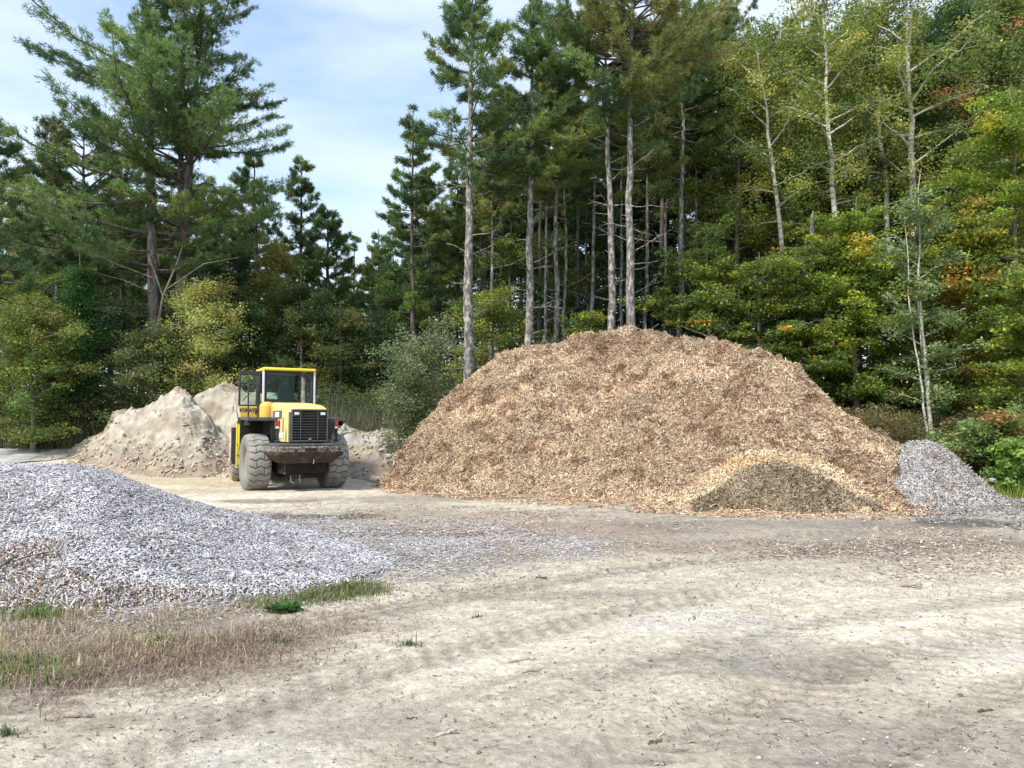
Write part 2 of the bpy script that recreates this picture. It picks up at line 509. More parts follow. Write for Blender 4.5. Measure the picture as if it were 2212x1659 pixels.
def big_rough(X, Y, Z, s, rise):
    return (ridged(X * .7, Y * .7 + Z * .6, 3.0, 4) - .62) * .48 + (fbm(X * 3.2, Y * 3.2, Z * 3.2, 4) - .5) * .36 + (fbm(X * 8, Y * 8, Z * 8, 3) - .5) * .19 + np.where(fbm(X * .9 + 4, Y * .9, Z * .9, 3) > .53, .11, 0) + np.where(fbm(X * 1.7 + 14, Y * 1.7, Z * 1.7, 3) > .55, .07, 0) - .22
big = heap('wood_chip_pile', BIG_RIDGE, BIG_BASE, 420, 260, 0.11, 1.1, big_col, M_CHIP, seed=3, rough_fn=big_rough, back=0.95, eps=0.3,
           chips=dict(n=560000, L=.056, W=.015, tilt=.60, lift=.045, colour=big_chip))
tag(big, 'huge mound of reddish tan shredded wood chips, far taller than the loader', 'mulch pile')

# --- pale fresh heap in front of it, with a brown weathered one in front of that
def sm_col(c0):
    return lambda v, S, rng: np.array(c0) * (0.7 + 0.6 * fbm(v[:, 0] * 2, v[:, 1] * 2, v[:, 2] * 2, 3)[:, None])
def pale_chip(p, rng):
    c = pick([(.66, .54, .36), (.58, .45, .29), (.50, .37, .23), (.34, .23, .15), (.72, .62, .45), (.22, .15, .1)], [5, 4, 3, 1.5, 3, 1.2], len(p), rng, .15)
    e = P(1610, 1000, 17.9)
    o = np.exp(-(((p[:, 0] - e.x) / 1.3) ** 2 + ((p[:, 2] - e.z) / .13) ** 2))[:, None] * .5
    return c * (1 - o) + np.array([.56, .32, .14]) * o
pale = heap('wood_chip_pile', [(1430, 1088, 17.3), (1490, 1060, 17.7), (1540, 1018, 18.0), (1600, 984, 18.2), (1660, 975, 18.3), (1720, 980, 18.3), (1780, 1000, 18.1), (1850, 1040, 17.6), (1905, 1080, 17.1), (1950, 1098, 16.8)],
            [(1430, 1090), (1500, 1096), (1600, 1100), (1750, 1106), (1850, 1106), (1950, 1104)], 150, 90, .05, 1.6, sm_col((.5, .38, .24)), M_CHIP, seed=5, back=.8, eps=.35,
            chips=dict(n=52000, L=.085, W=.02, tilt=.5, lift=.03, colour=pale_chip))
tag(pale, 'low heap of pale yellow wood chips with an orange streak behind the brown heap', 'mulch pile')
def brown_chip(p, rng):
    c = pick([(.28, .22, .15), (.21, .16, .105), (.36, .29, .20), (.10, .075, .055), (.44, .37, .27)], [5, 5, 3.5, 2, 1.6], len(p), rng, .2)
    e = sstep(.52, .66, fbm(p[:, 0] * 1.6, p[:, 1] * 1.6, p[:, 2] * 3, 4))[:, None] * .3
    return c * (1 - e) + np.array([.52, .43, .30]) * e
brown = heap('wood_chip_pile', [(1500, 1090, 16.6), (1550, 1060, 16.9), (1600, 1022, 17.1), (1650, 1003, 17.2), (1700, 1003, 17.2), (1745, 1022, 17.1), (1800, 1050, 16.9), (1850, 1076, 16.6), (1900, 1096, 16.1)],
             [(1500, 1092), (1600, 1101), (1700, 1106), (1800, 1107), (1900, 1103)], 140, 90, .05, 2.2, sm_col((.17, .12, .08)), M_CHIP, seed=6, back=.6, eps=.35,
             chips=dict(n=42000, L=.085, W=.02, tilt=.6, lift=.04, colour=brown_chip))
tag(brown, 'small heap of dark weathered brown wood chips at the foot of the huge tan mound', 'mulch pile')

# --- grey heap at the right
def grey_chip2(p, rng):
    c = pick([(.38, .37, .37), (.46, .45, .44), (.27, .25, .24), (.52, .49, .46), (.14, .12, .11), (.36, .29, .23)], [5, 5, 3, 2, 1, 2], len(p), rng, .15)
    b = sstep(.48, .66, fbm(p[:, 0] * 1.4, p[:, 1] * 1.4, p[:, 2] * 2, 4))[:, None] * .5
    return c * (1 - b) + c * np.array([.72, .60, .52]) * b
gr = heap('gravel_pile', [(1890, 1020, 20.6), (1930, 975, 20.8), (1965, 955, 20.9), (2000, 953, 20.9), (2030, 962, 20.9), (2060, 986, 20.7), (2095, 1018, 20.2), (2125, 1042, 19.6), (2155, 1068, 19.0), (2180, 1088, 18.4)],
          [(1890, 1095), (1960, 1098), (2050, 1100), (2120, 1099), (2180, 1092)], 150, 90, .06, 1.5, sm_col((.30, .285, .28)), M_CHIP, seed=8, back=.8, eps=.25,
          chips=dict(n=70000, L=.06, W=.022, tilt=.45, lift=.02, colour=grey_chip2))
tag(gr, 'small pile of grey crushed bark and gravel right of the huge tan mound', 'gravel pile')

# --- the silver-grey chip heap at the left front
GREY = [(.45, .44, .46), (.54, .535, .565), (.36, .345, .35), (.20, .18, .17), (.065, .055, .047), (.40, .36, .32)]
def grey_col(v, S, rng):
    return np.array([.26, .24, .23]) * (0.7 + 0.6 * fbm(v[:, 0] * 3, v[:, 1] * 3, v[:, 2] * 3, 3)[:, None])
def front_mask(p):
    a = P(0, 1180, 8.6); b = P(600, 1270, 8.2)
    # freshly broken lower face near the camera: darker, coarser
    return sstep(-.25, .25, (8.55 + (p[:, 0] + 5.6) * -0.12 - p[:, 1]) + (fbm(p[:, 0] * 1.5, p[:, 1] * 1.5, 0, 4) - .5) * 1.2)
def grey_chip(p, rng):
    c = pick(GREY, [6, 5, 4, 2.2, 1.8, 1.4], len(p), rng, .12)
    c = c * (.98 + .28 * sstep(.38, .62, fbm(p[:, 0] * 1.8, p[:, 1] * 1.8, 3.0, 4)))[:, None]
    d = front_mask(p)[:, None] * (rng.random((len(p), 1)) < .5)
    dk = pick([(.28, .22, .17), (.14, .10, .075), (.42, .35, .28), (.33, .2, .12)], [4, 3, 3, 1], len(p), rng, .2)
    return c * (1 - d) + dk * d
def grey_tilt(p): return .21 + .48 * front_mask(p)
fg = heap('wood_chip_pile', [(-700, 1120, 11.5), (-400, 1010, 12.4), (-150, 1000, 12.3), (0, 1004, 12.3), (120, 1004, 12.2), (190, 1010, 12.2), (260, 1030, 12.3), (330, 1056, 12.4), (400, 1082, 12.5), (470, 1104, 12.6),
                             (540, 1119, 12.7), (575, 1132, 12.5), (620, 1149, 12.1), (680, 1165, 11.7), (760, 1185, 11.0), (820, 1204, 10.3), (850, 1216, 10.0)],
          [(-700, 1300), (-400, 1330), (0, 1330), (200, 1322), (350, 1300), (520, 1290), (640, 1278), (740, 1262), (800, 1246), (850, 1228)], 300, 230, .05, 1.3, grey_col, M_CHIP, seed=11, back=.55, eps=.4,
          chips=dict(n=230000, L=.039, W=.0135, tilt=grey_tilt, thick=.005, lift=.03, colour=grey_chip))
tag(fg, 'low spreading pile of silver grey weathered wood chips in the left foreground', 'mulch pile')

# --- sand and rubble heaps round the loader
def sand_col(v, S, rng):
    n = fbm(v[:, 0] * .9, v[:, 1] * .9, v[:, 2] * 2.2, 5)[:, None]
    m = fbm(v[:, 0] * 5, v[:, 1] * 5, v[:, 2] * 5, 4)[:, None]
    c = np.array([.43, .395, .325]) * (1 - sstep(.42, .6, n)) + np.array([.335, .295, .23]) * sstep(.42, .6, n)
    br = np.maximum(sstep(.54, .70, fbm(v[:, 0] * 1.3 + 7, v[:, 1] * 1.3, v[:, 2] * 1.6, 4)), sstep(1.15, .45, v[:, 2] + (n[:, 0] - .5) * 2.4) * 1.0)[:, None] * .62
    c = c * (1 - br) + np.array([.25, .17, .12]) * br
    return c * (.75 + .5 * m)
def sand_rough(k):
    def f(X, Y, Z, s, rise):
        r = (ridged(X * .75 + k, Y * .4 + Z * .5, k, 4) - .60) * .50 + (fbm(X * 6, Y * 6, Z * 6 + k, 3) - .5) * .12
        lumps = (np.maximum(fbm(X * 2.2 + k, Y * 2.2, Z * 2.2, 3) - .52, 0)) * .35
        step = np.where(vnoise(X * 1.1 + k, Y * 1.1, 7.0) > .55, .10, 0.0) * sstep(.1, .3, s)
        return r + lumps + step - .22
    return f
def sand_lump(p, rng):
    return pick([(.46, .40, .31), (.38, .31, .23), (.52, .48, .41), (.22, .16, .12)], [5, 4, 2, 1.5], len(p), rng, .12)
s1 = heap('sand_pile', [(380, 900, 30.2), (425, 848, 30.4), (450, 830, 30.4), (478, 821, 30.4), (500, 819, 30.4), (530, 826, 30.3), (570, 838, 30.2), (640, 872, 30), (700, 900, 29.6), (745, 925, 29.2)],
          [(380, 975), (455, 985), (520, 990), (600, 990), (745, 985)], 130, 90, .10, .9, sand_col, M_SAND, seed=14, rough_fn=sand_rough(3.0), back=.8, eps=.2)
tag(s1, 'pale sand pile with a pointed crest directly behind the yellow loader', 'sand pile')
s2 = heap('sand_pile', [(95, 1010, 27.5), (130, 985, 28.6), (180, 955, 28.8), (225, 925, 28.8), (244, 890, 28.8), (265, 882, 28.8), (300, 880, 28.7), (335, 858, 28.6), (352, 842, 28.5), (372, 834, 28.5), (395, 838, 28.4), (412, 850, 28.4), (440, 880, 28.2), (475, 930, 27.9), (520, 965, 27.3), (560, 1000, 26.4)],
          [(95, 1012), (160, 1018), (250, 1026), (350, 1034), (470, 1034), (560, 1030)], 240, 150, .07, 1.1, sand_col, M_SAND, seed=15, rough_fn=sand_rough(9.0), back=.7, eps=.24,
          chips=dict(n=500, L=.10, W=.07, tilt=.4, thick=.03, lift=.02, colour=sand_lump, dens=lambda a: sstep(1.6, .3, a[:, 2]) + .1))
tag(s2, 'rugged eroded heap of beige sand left of the loader', 'sand pile')
def rub_col(v, S, rng):
    c = sand_col(v, S, rng)
    g = sstep(.45, .62, fbm(v[:, 0] * .8 + 30, v[:, 1] * .8, v[:, 2], 3) + .25 * (v[:, 2] > 1.15))[:, None] * .6
    return c * (1 - g) + np.array([.34, .335, .32]) * g
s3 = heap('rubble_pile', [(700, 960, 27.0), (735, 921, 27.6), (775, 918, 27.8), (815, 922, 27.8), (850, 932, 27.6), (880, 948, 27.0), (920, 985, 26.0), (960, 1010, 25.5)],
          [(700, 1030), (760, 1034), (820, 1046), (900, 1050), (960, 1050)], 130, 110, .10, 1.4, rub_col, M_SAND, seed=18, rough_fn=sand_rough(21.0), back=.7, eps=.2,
          chips=dict(n=450, L=.10, W=.06, tilt=.5, thick=.03, lift=.02, colour=sand_lump))
tag(s3, 'low broken bank of pale sand and rubble between the loader and the tan mound', 'rubble pile')
print('heaps done')
# ------------------------------------------------------------------ tubes for trunks and limbs
class Tubes:
    def __init__(s): s.v, s.f, s.n = [], [], 0
    def add(s, pts, rad, sides=8):
        pts = np.asarray(pts, float); rad = np.asarray(rad, float)
        n = len(pts)
        t = np.gradient(pts, axis=0)
        t /= np.linalg.norm(t, axis=1, keepdims=True) + 1e-9
        ref = np.array([0, 0, 1.0]) if abs(t[0][2]) < .8 else np.array([1.0, 0, 0])
        a = np.cross(t, ref); a /= np.linalg.norm(a, axis=1, keepdims=True) + 1e-9
        b = np.cross(t, a)
        ang = np.arange(sides) * 2 * math.pi / sides
        ring = pts[:, None] + rad[:, None, None] * (a[:, None] * np.cos(ang)[None, :, None] + b[:, None] * np.sin(ang)[None, :, None])
        s.v.append(ring.reshape(-1, 3))
        i = np.arange(n * sides).reshape(n, sides)
        j = np.roll(i, -1, axis=1)
        s.f.append(np.stack([i[:-1].ravel(), j[:-1].ravel(), j[1:].ravel(), i[1:].ravel()], 1) + s.n)
        s.n += n * sides
    def build(s, name, mat, parent, smooth=True):
        return np_mesh(name, np.concatenate(s.v), np.concatenate(s.f), mat, parent=parent, smooth=smooth)

M_BARK_PALE = mat_noise('lichen_bark', [(.34, (.05, .043, .038)), (.46, (.15, .135, .12)), (.54, (.23, .215, .195)), (.60, (.40, .395, .36))], scale=4.6, detail=9, rough=.95, bump=.9, bscale=14, stretch=(2.2, 2.2, .9), bdist=.03)
M_BARK_DARK = mat_noise('pine_bark', [(.32, (.035, .028, .024)), (.52, (.10, .085, .075)), (.7, (.20, .18, .16))], scale=4, detail=8, rough=.95, bump=.9, bscale=16, stretch=(2.2, 2.2, .4), bdist=.03)
M_BARK_ASPEN = mat_noise('aspen_bark', [(.36, (.09, .08, .065)), (.44, (.40, .375, .32)), (.58, (.54, .52, .45)), (.70, (.64, .63, .57))], scale=3, detail=8, rough=.85, bump=.4, bscale=20, stretch=(.8, .8, 3.2))
M_BARK_TWIG = mat_noise('twig_bark', [(.35, (.10, .085, .07)), (.7, (.26, .23, .19))], scale=6, rough=.95, bump=.4)

FOL_P, FOL_L = 2.8, 1.85
def norm(a): return a / (np.linalg.norm(a, axis=-1, keepdims=True) + 1e-9)

def needles(c, d, rng, per, L, W, colr):
    """c centres (n,3), d axis dirs (n,3) -> sprays of thin triangles"""
    n = len(c)
    cc = np.repeat(c, per, 0) + rng.normal(0, .035, (n * per, 3))
    dd = np.repeat(d, per, 0) * .75 + rng.normal(0, .62, (n * per, 3)) + np.array([0, 0, .28])
    dd = norm(dd)
    w = norm(np.cross(dd, rng.normal(0, 1, dd.shape)))
    l = (L * rng.uniform(.7, 1.25, (n * per, 1)))
    W = W * rng.uniform(.7, 1.3, (n * per, 1))
    v = np.stack([cc - w * W * .5, cc + w * W * .5, cc + dd * l * .65 + w * W * .42, cc + dd * l], 1).reshape(-1, 3)
    f = np.arange(n * per * 4).reshape(-1, 4)
    col = np.repeat(np.repeat(colr, per, 0) * rng.lognormal(0, .16, (n * per, 1)), 4, 0)
    return v, f, col

PINE_G = [(.055, .083, .024), (.040, .068, .024), (.075, .10, .027), (.032, .055, .022)]
PINE_OLIVE = [(.065, .095, .030), (.055, .085, .028), (.085, .10, .032), (.10, .10, .035)]
PINE_BRONZE = [(.080, .095, .028), (.090, .10, .030), (.068, .085, .026), (.105, .105, .034)]
PINE_DARK = [(.028, .048, .019), (.038, .060, .022), (.050, .072, .024), (.06, .066, .026)]

def pine_geo(H, lean, r0, cs, R, seed, pal, nb=70, dead=14, prof='cone', bow=0.0, dens=1.0, up=0.25, fork=None, side=None, bark=None, dead_len=1.6, nl=(.19, .030)):
    """H height, lean (dx,dy) of the tip, cs crown start fraction, R crown radius"""
    rng = np.random.default_rng(seed)
    T = Tubes()
    hs = np.linspace(0, 1, 22)
    wob = np.cumsum(rng.normal(0, .035, (22, 2)), 0) * (H / 20)
    wob -= wob[0] + (wob[-1] - wob[0]) * hs[:, None]
    spine = np.stack([lean[0] * hs + bow * np.sin(hs * math.pi) + wob[:, 0], lean[1] * hs + wob[:, 1], H * hs], 1)
    rad = r0 * (1 - hs * .93) ** .8 * (1 + .35 * np.exp(-hs * 25))
    T.add(spine, rad, 10)
    if fork:                          # second leader
        h0, dx, dy, top = fork
        k = np.linspace(0, 1, 12)[:, None]
        b0 = np.array([np.interp(h0, hs, spine[:, i]) for i in range(3)])
        sp2 = b0 + np.array([[dx, dy, 0]]) * (1 - (1 - k) ** 2) + np.array([[0, 0, H * top - b0[2]]]) * k
        T.add(sp2, np.linspace(r0 * .55, .03, 12), 8)
        spines = [(spine, cs, 1.0, nb), (sp2, 0.15, .8, int(nb * .6))]
    else: spines = [(spine, cs, 1.0, nb)]
    C, D, K = [], [], []
    pal = np.array(pal) * FOL_P
    B2 = Tubes()
    for sp, c0, rs, n_b in spines:
        hh = np.linspace(0, 1, len(sp))
        # irregular whorls
        fr = np.sort(rng.uniform(0, 1, n_b)) ** .92
        fr = np.clip(np.round(fr * n_b / 4.2) / (n_b / 4.2) * .75 + fr * .25, 0, .99)
        azs = rng.uniform(0, 2 * math.pi, n_b)
        for f, az in zip(fr, azs):
            h = c0 + (1 - c0) * min(f, .995)
            b0 = np.array([np.interp(h, hh, sp[:, i]) for i in range(3)])
            if prof == 'cone': rr = (1 - f) ** .75 * (.55 + .45 * sstep(0, .12, f)) + .10
            elif prof == 'broad': rr = math.sqrt(max(1 - (f * 1.02 - .28) ** 2 / .62, .02)) * (.7 + .3 * float(sstep(0, .15, f)))
            else: rr = .35 + .65 * math.sin(math.pi * min(1, f * .75 + .22))      # flat-topped
            Lb = R * rs * rr * rng.uniform(.55, 1.12)
            if side is not None: Lb *= 1 + side * math.cos(az)
            if Lb < .25: Lb = .25
            el = up + .55 * f + rng.normal(0, .10) - .15
            dirh = np.array([math.cos(az), math.sin(az), 0])
            m = 9
            k = np.linspace(0, 1, m)
            droop = -.28 * Lb * k * (1 - k) * (1 - f) + .10 * Lb * k ** 3
            wig = np.cumsum(rng.normal(0, .03 * Lb, (m, 3)) * np.array([1, 1, .4]), 0) * k[:, None]
            pts = b0 + dirh * (Lb * k * math.cos(el))[:, None] + np.array([0, 0, 1.0]) * (Lb * k * math.sin(el) + droop)[:, None] + wig
            br = max(.012, .016 + Lb * .0115)
            B2.add(pts, br * (1 - .85 * k), 5)
            bc = pal[rng.integers(len(pal))] * rng.lognormal(0, .15)
            # twigs in a flat plate
            nt = max(6, int(Lb * 10 * dens))
            tk = rng.uniform(.28 if Lb > 1 else .1, 1.0, nt)
            tb = np.stack([np.interp(tk, k, pts[:, i]) for i in range(3)], 1)
            sgn = rng.choice([-1, 1], nt)
            ta = az + sgn * rng.uniform(.35, 1.15, nt)
            tl = (.22 * Lb + .28) * (1.15 - tk * .75) * rng.uniform(.6, 1.2, nt)
            tdir = np.stack([np.cos(ta), np.sin(ta), rng.normal(.10, .14, nt)], 1)
            npt = 5
            q = rng.uniform(.15, 1.0, (nt, npt))
            cpos = tb[:, None] + tdir[:, None] * (tl[:, None] * q)[..., None]
            cpos[..., 2] += rng.normal(0, .05, (nt, npt)) + .12 * tl[:, None] * q
            C.append(cpos.reshape(-1, 3)); D.append(np.repeat(norm(tdir), npt, 0))
            K.append(np.repeat(np.array([bc]), nt * npt, 0) * rng.lognormal(0, .13, (nt * npt, 1)))
            # tip
            C.append(pts[-3:] + 0); D.append(np.repeat([norm(pts[-1] - pts[-3])], 3, 0)); K.append(np.repeat([bc], 3, 0))
    # dead snags on the bare bole
    for _ in range(dead):
        h = rng.uniform(.12, cs * 1.15)
        b0 = np.array([np.interp(h, hs, spine[:, i]) for i in range(3)])
        az = rng.uniform(0, 2 * math.pi)
        L = dead_len * rng.uniform(.2, 1.1)
        m = 6
        k = np.linspace(0, 1, m)
        pts = b0 + np.array([math.cos(az), math.sin(az), 0]) * (L * k)[:, None] + np.array([0, 0, 1.0]) * (L * rng.uniform(-.35, .45) * k + .12 * L * k ** 2)[:, None] + rng.normal(0, .03, (m, 3)) * k[:, None] * L
        T.add(pts, .022 * (1 - .8 * k) + .003, 4)
        if L > .8:
            for _2 in range(2):
                kk = rng.uniform(.4, .9)
                bb = np.array([np.interp(kk, k, pts[:, i]) for i in range(3)])
                e = bb + np.array([math.cos(az + rng.normal(0, .8)), math.sin(az + rng.normal(0, .8)), rng.normal(.1, .3)]) * L * .35
                T.add(np.stack([bb, e]), np.array([.010, .003]), 3)
    C, D, K = np.concatenate(C), np.concatenate(D), np.concatenate(K)
    v, f, c = needles(C, D, rng, 8, nl[0] * .86, nl[1] * .78, K)
    return T, B2, v, f, c

def tree_pine(base, lab, group=None, bark=None, cat='pine tree', name='pine_tree', **kw):
    T, B2, v, f, c = pine_geo(**kw)
    root = empty(name, base)
    B2.build('branches', M_BARK_DARK, root)
    T.build('trunk', bark or M_BARK_PALE, root)
    np_mesh('crown', v, f, M_NEEDLE, col=c, parent=root)
    return tag(root, lab, cat, group)

MAPLE = [(.105, .145, .026), (.082, .122, .026), (.135, .175, .030), (.065, .098, .024), (.19, .20, .034)]
MAPLE_Y = [(.20, .24, .028), (.15, .20, .028), (.30, .26, .035), (.10, .15, .025), (.12, .17, .025)]
MAPLE_O = [(.22, .17, .035), (.34, .19, .04), (.13, .15, .032), (.09, .12, .03), (.27, .24, .04)]
DARKG = [(.030, .065, .024), (.040, .080, .026), (.025, .052, .022), (.06, .10, .028)]
ASPEN = [(.16, .20, .048), (.20, .225, .052), (.125, .165, .042), (.24, .24, .06), (.10, .135, .038)]
GREYG = [(.115, .16, .058), (.09, .13, .045), (.155, .20, .08), (.07, .105, .035)]

def leafy_geo(H, lean, r0, c0, c1, R, seed, pal, wts=None, n_limb=26, per_limb=9, leaves=70, leaf=.11, flat=.45, spread=.42, multi=1, gap=.0, up=.5, hang=.0, bow=0.0, shape='egg', trunk_h=1.0, crot=0.0):
    rng = np.random.default_rng(seed)
    T = Tubes()
    hs = np.linspace(0, 1, 20)
    wob = np.cumsum(rng.normal(0, .05, (20, 2)), 0) * (H / 15)
    wob -= wob[0] + (wob[-1] - wob[0]) * hs[:, None]
    spine = np.stack([lean[0] * hs + bow * np.sin(hs * math.pi) + wob[:, 0], lean[1] * hs + wob[:, 1], H * hs], 1)
    T.add(spine[:max(3, int(20 * trunk_h))], (r0 * (1 - hs * .92) ** .8 * (1 + .25 * np.exp(-hs * 22)))[:max(3, int(20 * trunk_h))], 9)
    for k in range(multi - 1):
        a = rng.uniform(0, 6.28)
        e = np.array([math.cos(a), math.sin(a), 0]) * R * .45
        sp = spine * np.array([1, 1, rng.uniform(.7, .95)]) + e * (hs ** 1.1)[:, None] + np.array([math.cos(a), math.sin(a), 0]) * r0 * 1.2
        T.add(sp, r0 * .7 * (1 - hs * .9), 7)
    pal = np.array(pal) * FOL_L
    w = np.ones(len(pal)) if wts is None else np.array(wts, float)
    w /= w.sum()
    C, K, S = [], [], []
    for i in range(n_limb):
        f = (i + rng.random()) / n_limb
        h = c0 + (c1 - c0) * f * .96
        b0 = np.array([np.interp(min(h * .94, .97), hs, spine[:, j]) for j in range(3)])
        az = i * 2.39996 + rng.normal(0, .4)
        if shape == 'egg': rr = math.sqrt(max(1 - ((f - .40) / .64) ** 2, .05))
        elif shape == 'cone': rr = (1 - f) ** .7 + .1
        elif shape == 'top': rr = .45 + .55 * math.sin(math.pi * (f * .7 + .2))
        else: rr = .9
        L = R * rr * rng.uniform(.65, 1.15)
        el = up * (.4 + .8 * f) + rng.normal(0, .12)
        m = 7
        k = np.linspace(0, 1, m)
        dirh = np.array([math.cos(az), math.sin(az), 0])
        pts = b0 + dirh * (L * k * math.cos(el))[:, None] + np.array([0, 0, 1.0]) * (L * (k * math.sin(el) - hang * k ** 2))[:, None]
        pts = pts + np.cumsum(rng.normal(0, .045 * L, (m, 3)), 0) * k[:, None]
        T.add(pts, np.maximum(.006, (r0 * .28 * rr) * (1 - .85 * k)), 5)
        lc = pal[rng.choice(len(pal), p=w)]
        for j in range(per_limb):
            kk = rng.uniform(.25, 1.05)
            bb = np.array([np.interp(kk, k, pts[:, q]) for q in range(3)])
            off = rng.normal(0, 1, 3) * np.array([1, 1, .5]) * spread * (.25 + .5 * kk) * min(1.0, R / 2.2)
            e = bb + off
            T.add(np.stack([bb, bb + off * .55 + [0, 0, .04], e]), np.array([.012, .008, .003]), 3)
            if rng.random() < gap: continue
            cc = lc if rng.random() < .65 else pal[rng.choice(len(pal), p=w)]
            C.append(e); K.append(cc * rng.lognormal(0, .12)); S.append(rng.uniform(.6, 1.25))
    C, K, S = np.array(C), np.array(K), np.array(S)
    n = len(C)
    per = leaves
    sz = spread * .62 * np.repeat(S, per)[:, None]
    g = rng.normal(0, 1, (n * per, 3))
    g = g / (np.linalg.norm(g, axis=1, keepdims=True)) * rng.random((n * per, 1)) ** .55 * 1.5
    pos = np.repeat(C, per, 0) + g * np.array([1, 1, flat]) * sz
    nn = norm(rng.normal(0, .55, pos.shape) + np.array([0, 0, 1.0]))
    t = norm(np.cross(nn, rng.normal(0, 1, pos.shape)))
    b = np.cross(nn, t)
    l = leaf * rng.uniform(.65, 1.25, (n * per, 1)) * .5
    wd = l * rng.uniform(.6, .85, (n * per, 1))
    drp = nn * l * .35
    v = np.stack([pos - t * l, pos + b * wd - drp * .2, pos + t * l - drp, pos - b * wd - drp * .2], 1).reshape(-1, 3)
    f = np.arange(n * per * 4).reshape(-1, 4)
    col = np.repeat(np.repeat(K, per, 0) * rng.lognormal(0, .2, (n * per, 1)), 4, 0)
    return T, v, f, col

def tree_leafy(base, lab, group=None, bark=None, cat='tree', name='maple_tree', **kw):
    T, v, f, c = leafy_geo(**kw)
    root = empty(name, base)
    T.build('trunk' if cat != 'bush' else 'stems', bark or M_BARK_TWIG, root)
    np_mesh('crown' if cat != 'bush' else 'foliage', v, f, M_LEAF, col=c, parent=root)
    return tag(root, lab, cat, group)

def place(px_base, px_top, py_top, d):
    b = G(px_base, d)
    t = P(px_top, py_top, d)
    return (b.x, b.y, b.z - .08), t.z - b.z + .08, (t.x - b.x, 0.0)

# ---- the two giant pines over the sand heap
b, H, ln = place(338, 318, -40, 31.5)
tree_pine(b, 'giant dark pine, left one of three great boles, a bleached snag at its foot', bark=M_BARK_DARK, H=H, lean=ln, r0=.29, cs=.33, R=5.2, seed=101, pal=PINE_G + PINE_OLIVE[:2], nb=74, dead=30, prof='broad', dens=1.2, up=.16, side=-.12, dead_len=3.0)
b, H, ln = place(368, 440, -75, 32.2)
tree_pine(b, 'giant dark pine of spreading tiers, middle one of the three great boles', bark=M_BARK_DARK, H=H, lean=ln, r0=.27, cs=.38, R=4.6, seed=102, pal=PINE_G + PINE_OLIVE[:2], nb=68, dead=26, prof='broad', dens=1.15, up=.18, side=.18, dead_len=3.0)
b, H, ln = place(398, 395, 60, 33.5)
tree_pine(b, 'giant dark pine, right one of the three great boles behind the sand heap', bark=M_BARK_DARK, H=H, lean=ln, r0=.26, cs=.30, R=3.6, seed=103, pal=PINE_DARK + PINE_G[:2], nb=56, dead=14, prof='broad', dens=1.0, up=.16, dead_len=2.4)

